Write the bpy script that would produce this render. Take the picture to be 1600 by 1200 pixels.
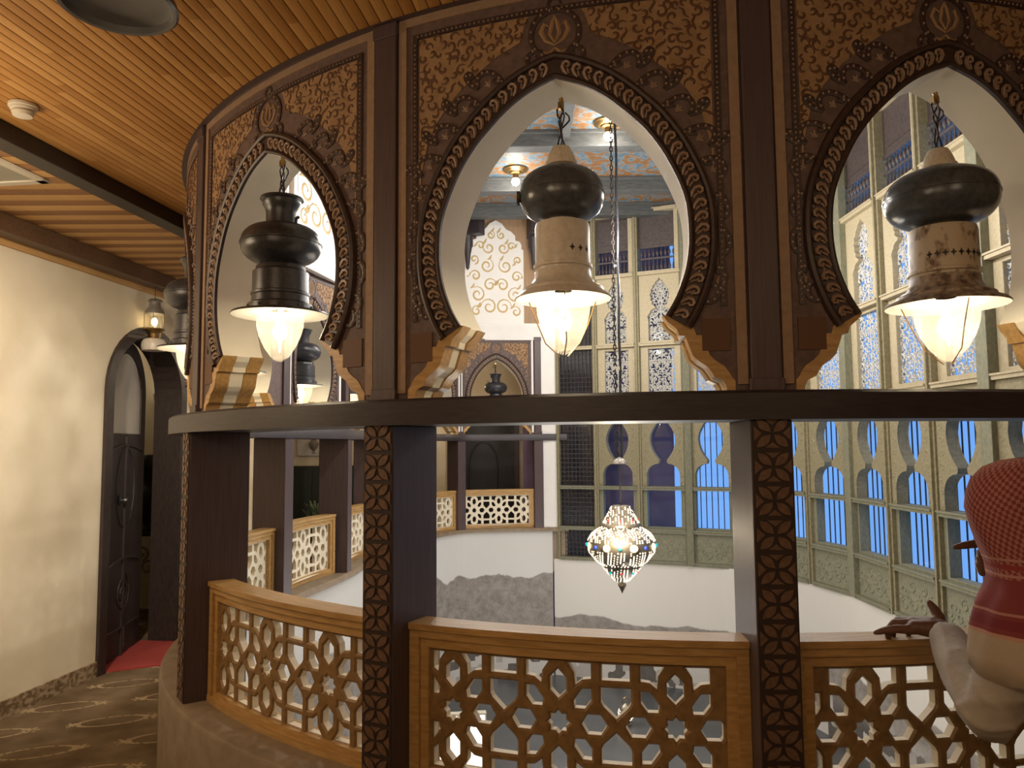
import bpy, bmesh, math, random
from math import sin, cos, pi, radians, atan2, sqrt, hypot
from mathutils import Vector, Matrix
random.seed(7)
for o in list(bpy.data.objects): bpy.data.objects.remove(o, do_unlink=True)
SC = bpy.context.scene; COL = SC.collection
EYE = 2.15                       # eye height above the gallery floor
CX, CY = 1.1752, 6.7761          # centre of the near arc of the oval opening
R0 = 3.75                        # radius of the arched screen's outer face

# ---------------------------------------------------------------- camera
cam_d = bpy.data.cameras.new('camera'); cam = bpy.data.objects.new('camera', cam_d); COL.objects.link(cam)
cam_d.sensor_width = 36; cam_d.lens = 1203/1600*36; cam_d.clip_start = .05; cam_d.clip_end = 200
_p, _r = radians(4.5887), radians(.4719)
_right = Vector((1,0,0)); _up = Vector((0,-sin(_p),cos(_p))); _fw = Vector((0,cos(_p),sin(_p)))
_r2 = _right*cos(_r)-_up*sin(_r); _u2 = _right*sin(_r)+_up*cos(_r)
M = Matrix((( _r2.x,_u2.x,-_fw.x,0),(_r2.y,_u2.y,-_fw.y,0),(_r2.z,_u2.z,-_fw.z,EYE),(0,0,0,1)))
cam.matrix_world = M; SC.camera = cam
# ---------------------------------------------------------------- view + world (blue dusk outside)
vs = SC.view_settings; vs.view_transform = 'Standard'; vs.look = 'None'; vs.gamma = 1; vs.use_curve_mapping = False
vs.exposure = 0.55
W = bpy.data.worlds.new('dusk'); SC.world = W; W.use_nodes = True
W.node_tree.nodes['Background'].inputs[0].default_value = (.15,.34,.74,1)
W.node_tree.nodes['Background'].inputs[1].default_value = 1.0
# ---------------------------------------------------------------- room lights and added fill lights
def light(name, loc, energy, col=(1,.72,.42), radius=.08, kind='POINT', parent=None, size=None):
    d = bpy.data.lights.new(name, kind); d.energy = energy; d.color = col
    if kind == 'AREA':
        d.shape = 'DISK'; d.size = size or .4
    else: d.shadow_soft_size = radius
    o = bpy.data.objects.new(name, d); COL.objects.link(o); o.location = loc
    if parent: o.parent = parent
    return o
WARM = (1,.78,.53); WHITE = (1,.94,.87)
GAL = 2.0; ATR = 1.1
for (x,y,z,e) in ((-3.25,3.5,EYE+.95,21),(-1.6,.3,EYE+1.0,15),(1.8,.4,EYE+1.2,5),(-1.0,-1.4,EYE+1.1,8)):
    light('gallery_light', (x,y,z), e*GAL, WARM, .25)
_s=light('wall_fill_spot',(-2.5,2.9,EYE+1.75),500,(1,.84,.64),.08,kind='SPOT'); _s.data.spot_size=radians(62); _s.data.spot_blend=.9  # added spot without a fitting, brightens the left wall
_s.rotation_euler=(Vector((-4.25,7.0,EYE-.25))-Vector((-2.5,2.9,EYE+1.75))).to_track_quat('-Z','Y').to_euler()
for (x,y) in ((1.3,8.0),(-.3,9.6),(2.9,9.6),(1.2,11.6),(3.0,7.0),(-.6,7.0)):
    light('atrium_fill', (x,y,EYE+2.2), 60*ATR, WHITE, .12)  # bare point lights added in mid-air to brighten the whole atrium
for (x,y,z,e) in ((1.4,8.8,EYE-2.2,60),(0.6,11.5,EYE-2.4,40)):
    light('lower_light', (x,y,z), e*ATR, WHITE, .25)
for (x,y,z,e) in ((-3.1,11,EYE+1.3,22),(-1.8,15,EYE+1.3,18),(-5.5,9.9,EYE+1.2,6)):
    light('back_gallery_light', (x,y,z), e, (1,.8,.55), .15)
# ================================================================ helpers
def tag(o, label=None, cat=None, group=None, kind=None):
    if label: o['label'] = label
    if cat: o['category'] = cat
    if group: o['group'] = group
    if kind: o['kind'] = kind
    return o
def empty(name, loc=(0,0,0), rz=0, sx=1):
    o = bpy.data.objects.new(name, None); COL.objects.link(o); o.location = loc; o.rotation_euler = (0,0,rz); o.scale = (sx,1,1)
    o.empty_display_size = .1
    return o
def copy_tree(o, parent=None):
    kids = list(o.children)
    c = o.copy(); COL.objects.link(c)
    if parent: c.parent = parent
    for k in kids: copy_tree(k, c)
    return c
def mat_obj(name, me, mats, parent=None):
    o = bpy.data.objects.new(name, me); COL.objects.link(o)
    me.materials.clear()
    for m in (mats if isinstance(mats,(list,tuple)) else [mats]): me.materials.append(m)
    if parent: o.parent = parent
    return o
class MB:
    def __init__(s): s.v=[]; s.f=[]; s.m=[]; s.mi=0
    def add(s, vs, fs):
        b=len(s.v); s.v += [tuple(v) for v in vs]
        for f in fs: s.f.append(tuple(b+i for i in f)); s.m.append(s.mi)
    def box(s, x0,x1,y0,y1,z0,z1, nx=1):
        vs=[];fs=[]
        for i in range(nx+1):
            x=x0+(x1-x0)*i/nx
            vs += [(x,y0,z0),(x,y1,z0),(x,y1,z1),(x,y0,z1)]
        for i in range(nx):
            a=i*4
            for k in range(4):
                l=(k+1)%4; fs.append((a+k,a+4+k,a+4+l,a+l))
        fs.append((0,1,2,3)); e=nx*4; fs.append((e+3,e+2,e+1,e))
        s.add(vs,fs)
    def obox(s, c, half, ax):            # oriented box: centre, half sizes, 3 axes
        c=Vector(c); A=[Vector(a) for a in ax]; vs=[]
        for i in (-1,1):
            for j in (-1,1):
                for k in (-1,1): vs.append(c+A[0]*half[0]*i+A[1]*half[1]*j+A[2]*half[2]*k)
        s.add(vs,[(0,1,3,2),(4,6,7,5),(0,4,5,1),(2,3,7,6),(0,2,6,4),(1,5,7,3)])
    def tube(s, pts, r, n=6, caps=True, closed=False, flat=None, up=None):
        P=[Vector(p) for p in pts]; N=len(P); rs=r if isinstance(r,(list,tuple)) else [r]*N
        vs=[];fs=[]; prev=None
        for i in range(N):
            a=P[(i-1)%N] if (closed or i>0) else P[i]; b=P[(i+1)%N] if (closed or i<N-1) else P[i]
            t=(b-a)
            if t.length<1e-9: t=Vector((0,0,1))
            t.normalize()
            if up is not None: u=Vector(up)
            else: u=prev if prev is not None else (Vector((0,0,1)) if abs(t.z)<.9 else Vector((1,0,0)))
            x=u-t*u.dot(t)
            if x.length<1e-6: x=t.orthogonal()
            x.normalize(); prev=x; y=t.cross(x)
            for k in range(n):
                q=2*pi*k/n; h=(flat if flat else 1)
                vs.append(P[i]+x*(cos(q)*rs[i]*h)+y*(sin(q)*rs[i]))
        M_=N if closed else N-1
        for i in range(M_):
            j=(i+1)%N
            for k in range(n):
                l=(k+1)%n; fs.append((i*n+k,i*n+l,j*n+l,j*n+k))
        if caps and not closed:
            fs.append(tuple(reversed(range(n)))); fs.append(tuple(range((N-1)*n,N*n)))
        s.add(vs,fs)
    def lathe(s, prof, n=24, c=(0,0,0), axis=None):
        vs=[];fs=[]; N=len(prof)
        for (r,z) in prof:
            for k in range(n):
                q=2*pi*k/n; vs.append((c[0]+r*cos(q),c[1]+r*sin(q),c[2]+z))
        for i in range(N-1):
            for k in range(n):
                l=(k+1)%n; fs.append((i*n+k,i*n+l,(i+1)*n+l,(i+1)*n+k))
        s.add(vs,fs)
    def ball(s, c, r, n=8, m=5, sc=(1,1,1)):
        prof=[(sin(pi*i/m)*r, -cos(pi*i/m)*r) for i in range(m+1)]
        b=len(s.v); s.lathe([(max(p[0],1e-7),p[1]) for p in prof], n)
        for i in range(b,len(s.v)):
            v=s.v[i]; s.v[i]=(c[0]+v[0]*sc[0],c[1]+v[1]*sc[1],c[2]+v[2]*sc[2])
    def prism(s, poly, y0, y1):           # convex-ish polygon in x,z extruded along y
        n=len(poly); vs=[(p[0],y0,p[1]) for p in poly]+[(p[0],y1,p[1]) for p in poly]
        fs=[tuple(range(n)),tuple(reversed(range(n,2*n)))]
        for i in range(n):
            j=(i+1)%n; fs.append((i,i+n,j+n,j))
        s.add(vs,fs)
    def mesh(s, name, bend=None, zb=0, fn=None):
        V=[]
        for (x,y,z) in s.v:
            z-=zb
            if fn: x,y,z=fn(x,y,z)
            if bend:                      # x along the arc, y = outwards
                R=bend+y; q=x/bend; V.append((R*sin(q), bend-R*cos(q), z))
            else: V.append((x,y,z))
        me=bpy.data.meshes.new(name); me.from_pydata(V,[],s.f)
        for p,mi in zip(me.polygons,s.m): p.material_index=mi
        me.update()
        b=bmesh.new(); b.from_mesh(me); bmesh.ops.recalc_face_normals(b,faces=b.faces); b.to_mesh(me); b.free()
        return me
    def build(s, name, mats, parent=None, bend=None, zb=0, smooth=False, fn=None, bev=0):
        me=s.mesh(name,bend,zb,fn)
        o=mat_obj(name,me,mats,parent)
        mi=list(s.m)
        for p,k in zip(me.polygons,mi): p.material_index=k
        if smooth: shade(me)
        if bev:
            md=o.modifiers.new('bevel','BEVEL'); md.width=bev; md.segments=2; md.limit_method='ANGLE'
        return o
def shade(me, ang=40):
    for p in me.polygons: p.use_smooth=True
    b=bmesh.new(); b.from_mesh(me); a=radians(ang)
    for e in b.edges:
        if len(e.link_faces)==2 and e.calc_face_angle(0)>a: e.smooth=False
    b.to_mesh(me); b.free()
def plate(outer, holes, y0, y1, bev=0):
    """flat plate in x,z with holes, y0..y1 thick -> (verts, faces)"""
    cu=bpy.data.curves.new('tmp','CURVE'); cu.dimensions='2D'; cu.fill_mode='BOTH'
    cu.extrude=abs(y1-y0)/2-bev; cu.bevel_depth=bev; cu.bevel_resolution=0; cu.offset=-bev
    for poly in [outer]+holes:
        sp=cu.splines.new('POLY'); sp.points.add(len(poly)-1)
        for i,p in enumerate(poly): sp.points[i].co=(p[0],p[1],0,1)
        sp.use_cyclic_u=True
    o=bpy.data.objects.new('tmp',cu); COL.objects.link(o)
    dg=bpy.context.evaluated_depsgraph_get(); me=bpy.data.meshes.new_from_object(o.evaluated_get(dg))
    c=(y0+y1)/2
    vs=[(v.co.x,c+v.co.z,v.co.y) for v in me.vertices]; fs=[tuple(p.vertices) for p in me.polygons]
    bpy.data.objects.remove(o,do_unlink=True); bpy.data.curves.remove(cu); bpy.data.meshes.remove(me)
    return vs,fs
def grow(poly, d):
    """offset a polygon outwards by d"""
    n=len(poly); A=sum(poly[i][0]*poly[(i+1)%n][1]-poly[(i+1)%n][0]*poly[i][1] for i in range(n)); sg=1 if A>0 else -1; out=[]
    for i in range(n):
        a,b,c=Vector(poly[i-1]),Vector(poly[i]),Vector(poly[(i+1)%n]); e1=(b-a).normalized(); e2=(c-b).normalized()
        n1=Vector((e1.y,-e1.x))*sg; n2=Vector((e2.y,-e2.x))*sg; m=n1+n2
        if m.length<1e-6: m=n1
        m.normalize(); k=min(1/max(m.dot(n1),.35),2.2); q=b+m*d*k; out.append((q.x,q.y))
    return out
def inpoly(p, poly):
    r=False; x,y=p; n=len(poly); j=n-1
    for i in range(n):
        if (poly[i][1]>y)!=(poly[j][1]>y) and x<(poly[j][0]-poly[i][0])*(y-poly[i][1])/(poly[j][1]-poly[i][1])+poly[i][0]: r=not r
        j=i
    return r
def pierced(outer, holes, yb, yf, bev):
    """pierced board in x,z; yf is the seen face with chamfered hole edges -> verts, faces, face kinds (0 front, 1 rest)"""
    from mathutils.geometry import delaunay_2d_cdt
    V=[];F=[];K=[]
    for (y,d) in ((yf,bev),(yb,0)):
        H=[grow(h,d) if d else h for h in holes]; BB=[(min(p[0] for p in h),max(p[0] for p in h),min(p[1] for p in h),max(p[1] for p in h)) for h in H]; pts=[Vector(p) for p in outer]; ed=[(i,(i+1)%len(outer)) for i in range(len(outer))]
        for h in H:
            b=len(pts); pts+=[Vector(p) for p in h]; ed+=[(b+i,b+(i+1)%len(h)) for i in range(len(h))]
        v,e,f,_,_,_=delaunay_2d_cdt(pts,ed,[],0,1e-6); b=len(V); V+=[(p.x,y,p.y) for p in v]
        for t in f:
            c=sum((v[i] for i in t),Vector((0,0)))/len(t)
            if not any(bb[0]<=c[0]<=bb[1] and bb[2]<=c[1]<=bb[3] and inpoly(c,h) for h,bb in zip(H,BB)): F.append(tuple(b+i for i in t)); K.append(0 if y==yf else 1)
    s=1 if yf>yb else -1
    for h in holes:
        g=grow(h,bev); n=len(h); b=len(V); V+=[(p[0],yf,p[1]) for p in g]+[(p[0],yf-s*bev,p[1]) for p in h]+[(p[0],yb,p[1]) for p in h]
        for i in range(n):
            j=(i+1)%n; F.append((b+i,b+j,b+n+j,b+n+i)); K.append(0); F.append((b+n+i,b+n+j,b+2*n+j,b+2*n+i)); K.append(1)
    n=len(outer); b=len(V); V+=[(p[0],yf,p[1]) for p in outer]+[(p[0],yb,p[1]) for p in outer]
    for i in range(n): j=(i+1)%n; F.append((b+i,b+j,b+n+j,b+n+i)); K.append(1)
    return V,F,K
def arc(cx,cz,r,a0,a1,n): return [(cx+r*cos(radians(a0+(a1-a0)*i/n)), cz+r*sin(radians(a0+(a1-a0)*i/n))) for i in range(n+1)]
def catmull(pts, k=4):
    out=[]; n=len(pts)
    for i in range(n-1):
        p0=pts[max(i-1,0)];p1=pts[i];p2=pts[i+1];p3=pts[min(i+2,n-1)]
        for j in range(k):
            t=j/k; out.append(tuple(.5*((2*b)+(-a+c)*t+(2*a-5*b+4*c-d)*t*t+(-a+3*b-3*c+d)*t**3) for a,b,c,d in zip(p0,p1,p2,p3)))
    out.append(tuple(pts[-1])); return out
def spiral(cx,cz,r0,r1,a0,turns,n=14):
    return [(cx+(r0+(r1-r0)*i/n)*cos(a0+turns*2*pi*i/n), cz+(r0+(r1-r0)*i/n)*sin(a0+turns*2*pi*i/n)) for i in range(n+1)]
def ribbon(mb, pts, y, w, taper=True, h=.003):
    """flat raised ribbon along x,z points on plane y"""
    n=len(pts); vs=[]; fs=[]
    for i,p in enumerate(pts):
        a=pts[max(i-1,0)]; b=pts[min(i+1,n-1)]; dx,dz=b[0]-a[0],b[1]-a[1]; L=hypot(dx,dz) or 1
        ww=w*(.25+.75*sin(pi*min(max(i/(n-1),.04),.96))) if taper else w
        nx,nz=-dz/L*ww/2,dx/L*ww/2
        vs += [(p[0]+nx,y,p[1]+nz),(p[0],y+h,p[1]),(p[0]-nx,y,p[1]-nz)]
    for i in range(n-1):
        a=i*3; fs += [(a,a+1,a+4,a+3),(a+1,a+2,a+5,a+4)]
    mb.add(vs,fs)

# ================================================================ materials
def new_mat(name):
    m=bpy.data.materials.new(name); m.use_nodes=True; nt=m.node_tree
    return m,nt,nt.nodes['Principled BSDF']
def N(nt,t,**k):
    n=nt.nodes.new(t)
    for a,b in k.items(): setattr(n,a,b)
    return n
def pbr(name, c, rough=.5, metal=0, c2=None, scale=(6,6,6), nscale=4, detail=5, bump=0, bscale=40, lo=.35, hi=.65, spec=.5, emis=None, es=0):
    m,nt,b=new_mat(name); b.inputs['Roughness'].default_value=rough; b.inputs['Metallic'].default_value=metal
    b.inputs['Specular IOR Level'].default_value=spec
    b.inputs['Base Color'].default_value=(*c,1)
    if c2 or bump:
        tc=N(nt,'ShaderNodeTexCoord'); mp=N(nt,'ShaderNodeMapping'); mp.inputs['Scale'].default_value=scale
        nt.links.new(tc.outputs['Object'],mp.inputs[0])
    if c2:
        nz=N(nt,'ShaderNodeTexNoise'); nz.inputs['Scale'].default_value=nscale; nz.inputs['Detail'].default_value=detail
        nt.links.new(mp.outputs[0],nz.inputs['Vector'])
        cr=N(nt,'ShaderNodeValToRGB'); e=cr.color_ramp.elements; e[0].position=lo; e[1].position=hi; e[0].color=(*c,1); e[1].color=(*c2,1)
        nt.links.new(nz.outputs[0],cr.inputs[0]); nt.links.new(cr.outputs[0],b.inputs['Base Color'])
    if bump:
        n2=N(nt,'ShaderNodeTexNoise'); n2.inputs['Scale'].default_value=bscale; n2.inputs['Detail'].default_value=4
        nt.links.new(mp.outputs[0],n2.inputs['Vector'])
        bp=N(nt,'ShaderNodeBump'); bp.inputs['Strength'].default_value=bump; bp.inputs['Distance'].default_value=.01
        nt.links.new(n2.outputs[0],bp.inputs['Height']); nt.links.new(bp.outputs[0],b.inputs['Normal'])
    if emis: b.inputs['Emission Color'].default_value=(*emis,1); b.inputs['Emission Strength'].default_value=es
    return m
def emit(name,c,s):
    m,nt,b=new_mat(name); b.inputs['Base Color'].default_value=(*c,1); b.inputs['Emission Color'].default_value=(*c,1); b.inputs['Emission Strength'].default_value=s
    return m
def glass(name, tint=(1,1,1), gloss=.12, rough=.03, haze=0, hazec=(1,1,1)):
    m,nt,b=new_mat(name); out=nt.nodes['Material Output']; nt.nodes.remove(b)
    t=N(nt,'ShaderNodeBsdfTransparent'); t.inputs[0].default_value=(*tint,1)
    g=N(nt,'ShaderNodeBsdfGlossy'); g.inputs['Roughness'].default_value=rough
    mx=N(nt,'ShaderNodeMixShader'); fr=N(nt,'ShaderNodeLayerWeight'); pw=N(nt,'ShaderNodeMath',operation='POWER'); pw.inputs[1].default_value=4; nt.links.new(fr.outputs['Facing'],pw.inputs[0])
    ad=N(nt,'ShaderNodeMath',operation='MULTIPLY_ADD'); ad.inputs[1].default_value=.35; ad.inputs[2].default_value=gloss*.3
    nt.links.new(pw.outputs[0],ad.inputs[0]); nt.links.new(ad.outputs[0],mx.inputs[0]); nt.links.new(t.outputs[0],mx.inputs[1]); nt.links.new(g.outputs[0],mx.inputs[2])
    last=mx
    if haze:
        d=N(nt,'ShaderNodeBsdfTranslucent'); d.inputs[0].default_value=(*hazec,1)
        m2=N(nt,'ShaderNodeMixShader'); m2.inputs[0].default_value=haze
        nt.links.new(mx.outputs[0],m2.inputs[1]); nt.links.new(d.outputs[0],m2.inputs[2]); last=m2
    nt.links.new(last.outputs[0],out.inputs[0]); return m

M_post   = pbr('dark_painted_wood',(.066,.042,.043),.45,0,(.090,.058,.060),(30,30,1.2),3,6,.15,30)
M_petal  = pbr('worn_carved_petals',(.11,.058,.034),.5,0,(.17,.095,.055),(8,8,8),6)
M_ground = pbr('dark_carving_ground',(.030,.015,.011),.6)
M_beam   = pbr('ledge_dark_wood',(.024,.018,.023),.42,0,(.036,.027,.033),(4,4,30),3,6,.1,30)
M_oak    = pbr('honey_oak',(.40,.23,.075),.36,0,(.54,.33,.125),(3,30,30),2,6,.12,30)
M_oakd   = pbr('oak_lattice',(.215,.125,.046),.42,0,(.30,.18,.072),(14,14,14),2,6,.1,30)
M_cream  = pbr('cream_lattice',(.74,.66,.50),.6,0,(.80,.73,.58),(5,5,5))
M_plaster= pbr('cream_soffit_plaster',(.86,.81,.67),.7,0,(.89,.84,.71),(2,2,2),3,4,.06,60)
M_paint  = pbr('brown_painted_screen',(.105,.066,.058),.6,0,(.155,.099,.085),(6,6,6),5,6,.3,50)
M_tan    = pbr('tan_painted_field',(.29,.17,.082),.65,0,(.38,.235,.12),(4,4,4),5,6,.25,60)
M_curl   = pbr('brown_scroll_paint',(.115,.050,.020),.6)
M_strip  = pbr('beige_border',(.27,.175,.110),.6,0,(.32,.21,.135),(10,10,10))
M_relief = pbr('dark_relief',(.036,.021,.019),.45,0,(.060,.034,.028),(12,12,12))
M_bead   = pbr('pale_relief_beads',(.30,.21,.155),.5)
M_leaf   = pbr('carved_leaf_moulding',(.25,.165,.115),.42,0,(.33,.22,.15),(20,20,20))
M_kerb   = pbr('beige_kerb',(.215,.16,.105),.55,0,(.28,.215,.145),(3,3,3),3,6,.12,40)
M_wall   = pbr('cream_wall',(.70,.62,.46),.75,0,(.76,.68,.52),(.8,.8,.8),3,4,.08,50)
M_white  = pbr('white_plaster',(.78,.76,.73),.7,0,(.83,.81,.78),(1,1,1),3,4,.05,50)
M_iron   = pbr('black_enamel',(.020,.020,.024),.28,0,(.040,.040,.046),(14,14,14),4,6,.1,40)
M_irong  = pbr('grey_enamel',(.055,.062,.074),.20,0,(.085,.094,.108),(10,10,10),4,6,.06,40)
M_enam   = pbr('cream_enamel',(.60,.54,.46),.35,0,(.70,.64,.55),(10,10,10),4,6)
M_rust   = pbr('rusted_cream_enamel',(.55,.46,.34),.42,0,(.16,.085,.045),(8,8,5),3,8,lo=.52,hi=.66)
M_shadeU = pbr('white_shade_underside',(.85,.80,.70),.45)
M_brass  = pbr('old_brass',(.42,.27,.10),.35,1,(.30,.19,.08),(20,20,20))
M_wire   = pbr('dark_wire',(.02,.015,.012),.5)
M_porc   = pbr('porcelain',(.72,.66,.56),.35,0,(.6,.5,.38),(20,20,20))
M_globe  = glass('lamp_globe_glass',(1,.98,.94),.25,.05,.13,(1,.9,.74))
M_clear  = glass('window_glass',(.93,.95,.97),.1,.02)
M_bulb   = emit('lit_bulb',(1,.86,.62),40)
M_bulbw  = emit('lit_ceiling_bulb',(1,.88,.68),45)
M_olive  = pbr('olive_painted_wood',(.22,.19,.11),.6,0,(.30,.265,.16),(8,8,8),4,7,.55,22)
M_green  = pbr('green_weathered_wood',(.17,.18,.125),.62,0,(.25,.235,.155),(10,10,5),4,8,.3,30)
M_tanw   = pbr('pale_tan_wood',(.40,.34,.22),.6,0,(.47,.405,.27),(8,8,8),4,7,.2,30)
M_arab   = pbr('pale_grey_arabesque',(.50,.49,.45),.6,0,(.60,.58,.53),(8,8,8))
M_dark   = pbr('dark_pane_wood',(.060,.045,.045),.45,0,(.09,.07,.066),(6,6,6))
M_bar    = pbr('window_iron_bar',(.012,.016,.035),.5)
M_red    = pbr('red_carpet',(.30,.035,.030),.95,0,(.37,.05,.04),(10,10,10),8,4,.3,200)
M_black  = pbr('black_lacquer',(.012,.012,.014),.4,0,(.02,.02,.022),(6,6,6))
M_door   = pbr('carved_dark_door',(.022,.014,.013),.5,0,(.040,.026,.022),(12,12,3),4,8,.3,30)
M_frost  = pbr('speckled_glass',(.34,.30,.25),.3,0,(.55,.50,.42),(60,60,60),6,3)
M_steel  = pbr('grey_steel',(.32,.30,.27),.45,.7,(.42,.40,.36),(12,12,12))
M_silver = pbr('pierced_silver_metal',(.20,.175,.14),.4,.8,(.30,.265,.21),(30,30,30))
M_glow   = emit('glowing_glass_bead',(1,.88,.70),.8)
M_gold   = pbr('gold_scroll',(.55,.40,.18),.5)
M_plank  = pbr('brown_planks',(.30,.185,.10),.55,0,(.38,.245,.14),(20,20,1),3,6,.15,20)
M_vent   = pbr('white_vent',(.62,.58,.48),.5)
M_cbeam  = pbr('brown_ceiling_beam',(.095,.050,.026),.5,0,(.14,.078,.042),(2,20,20),3,6,.1,20)
M_cbeamk = pbr('black_ceiling_beam',(.022,.015,.011),.5,0,(.034,.023,.018),(2,20,20),3,6)
M_bluebm = pbr('blue_grey_beam',(.060,.066,.070),.6,0,(.105,.107,.102),(3,20,20),3,7,.3,20)
# ================================================================ the oval path of the screen (outer face), posts and bays
def ringpt(th, R=R0): a=radians(th); return Vector((CX+R*sin(a), CY-R*cos(a)))
TH_POST=[22.35,-2.65,-27.65,-54.6,-79.6,-103.6]
FAR=[(-2.21,9.17),(-2.13,10.75),(-1.83,12.28),(-1.06,13.76),(.45,14.06)]
FARN=[(-.995,.08),(-.998,.06),(-.93,.36),(-.60,.80),(-.06,1.0)]
path=[];norm=[]                                     # dense polyline, right to left along the arc, then round the far end
for th in [60-1.5*i for i in range(110)]:
    if th<-103.6: break
    path.append(ringpt(th)); a=radians(th); norm.append(Vector((sin(a),-cos(a))))
_far=[tuple(ringpt(-91)),tuple(ringpt(-103.6))]+FAR+[(.95,14.12)]
_s=catmull(_far,8)[9:]
for i,p in enumerate(_s):
    a=Vector(_s[max(i-1,0)]); b=Vector(_s[min(i+1,len(_s)-1)]); t=(b-a).normalized()
    path.append(Vector(p)); norm.append(Vector((-t.y,t.x)))
def off(i,d): return path[i]+norm[i]*d
def sweep(name, prof, mats, parent=None, kind=None, i0=0, i1=None, smooth=True, zb=0, org=(0,0), mi=None, cap=True):
    """sweep a closed (n outward, z) profile along the path"""
    i1=len(path) if i1 is None else i1; mb=MB(); vs=[];fs=[]; n=len(prof)
    for i in range(i0,i1):
        for (d,z) in prof:
            p=off(i,d); vs.append((p.x-org[0],p.y-org[1],z-zb))
    for i in range(i1-i0-1):
        for k in range(n):
            l=(k+1)%n; fs.append((i*n+k,i*n+l,(i+1)*n+l,(i+1)*n+k))
    if cap: fs.append(tuple(range(n))); fs.append(tuple(reversed(range((i1-i0-1)*n,(i1-i0)*n))))
    mb.add(vs,fs)
    if mi: mb.m=[mi[k%n] if k<(i1-i0-1)*n else 0 for k in range(len(fs))]
    o=mb.build(name,mats,parent,smooth=smooth)
    if kind: o['kind']=kind
    return o
def struct(o): o['kind']='structure'; return o
FZ=0.0; KZ=EYE-1.45; LZ=EYE-4.0; CZ=EYE+1.97; UZ=EYE+4.2
WD=Vector((.125,1)).normalized()                    # left wall direction
def wl(y): return -4.12+.125*(y-6.35)               # left wall plane x at y

# mural material: pale sky above a grey mountain ridge (photographic wall print), by wall run (uv.x metres) and height
def mural(name, ridge0, amp, sky=(.63,.62,.60), rock=(.20,.18,.16), rock2=(.34,.31,.285), town=None, slope=0):
    m,nt,b=new_mat(name); b.inputs['Roughness'].default_value=.75
    uv=N(nt,'ShaderNodeUVMap'); sp=N(nt,'ShaderNodeSeparateXYZ'); nt.links.new(uv.outputs[0],sp.inputs[0])
    cx=N(nt,'ShaderNodeCombineXYZ'); nt.links.new(sp.outputs[0],cx.inputs[0])
    n1=N(nt,'ShaderNodeTexNoise'); n1.inputs['Scale'].default_value=.9; n1.inputs['Detail'].default_value=6; nt.links.new(cx.outputs[0],n1.inputs['Vector'])
    h=N(nt,'ShaderNodeMath',operation='MULTIPLY_ADD'); h.inputs[1].default_value=amp; h.inputs[2].default_value=ridge0-amp*.5; nt.links.new(n1.outputs[0],h.inputs[0])
    sl=N(nt,'ShaderNodeMath',operation='MULTIPLY_ADD'); sl.inputs[1].default_value=slope; nt.links.new(sp.outputs[0],sl.inputs[0]); nt.links.new(h.outputs[0],sl.inputs[2])
    lt=N(nt,'ShaderNodeMath',operation='SUBTRACT'); nt.links.new(sl.outputs[0],lt.inputs[0]); nt.links.new(sp.outputs[1],lt.inputs[1])
    sm=N(nt,'ShaderNodeMapRange'); sm.inputs['From Min'].default_value=-.01; sm.inputs['From Max'].default_value=.015; nt.links.new(lt.outputs[0],sm.inputs[0])
    n2=N(nt,'ShaderNodeTexNoise'); n2.inputs['Scale'].default_value=5; n2.inputs['Detail'].default_value=12; n2.inputs['Roughness'].default_value=.85; nt.links.new(uv.outputs[0],n2.inputs['Vector'])
    r=N(nt,'ShaderNodeValToRGB'); r.color_ramp.elements[0].position=.42; r.color_ramp.elements[1].position=.60
    r.color_ramp.elements[0].color=(*rock,1); r.color_ramp.elements[1].color=(*rock2,1); nt.links.new(n2.outputs[0],r.inputs[0])
    col=r.outputs[0]
    if town:                                         # pale and dark blocks of houses at the foot
        vo=N(nt,'ShaderNodeTexVoronoi',distance='CHEBYCHEV'); vo.inputs['Scale'].default_value=5; nt.links.new(uv.outputs[0],vo.inputs['Vector'])
        r2=N(nt,'ShaderNodeValToRGB'); r2.color_ramp.interpolation='CONSTANT'; e=r2.color_ramp.elements; e[0].color=(.06,.055,.05,1); e[1].color=(.42,.40,.37,1); e[1].position=.35
        x=r2.color_ramp.elements.new(.65); x.color=(.62,.60,.57,1)
        sc=N(nt,'ShaderNodeSeparateColor'); nt.links.new(vo.outputs['Color'],sc.inputs[0]); nt.links.new(sc.outputs[0],r2.inputs[0])
        mr=N(nt,'ShaderNodeMapRange'); mr.inputs['From Min'].default_value=town-.05; mr.inputs['From Max'].default_value=town+.25; mr.inputs['To Min'].default_value=.75; mr.inputs['To Max'].default_value=0
        nt.links.new(sp.outputs[1],mr.inputs[0])
        mx=N(nt,'ShaderNodeMix',data_type='RGBA'); nt.links.new(mr.outputs[0],mx.inputs['Factor']); nt.links.new(col,mx.inputs['A']); nt.links.new(r2.outputs[0],mx.inputs['B']); col=mx.outputs['Result']
    m2=N(nt,'ShaderNodeMix',data_type='RGBA'); m2.inputs['A'].default_value=(*sky,1); nt.links.new(sm.outputs[0],m2.inputs['Factor']); nt.links.new(col,m2.inputs['B'])
    nt.links.new(m2.outputs['Result'],b.inputs['Base Color']); return m
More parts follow.
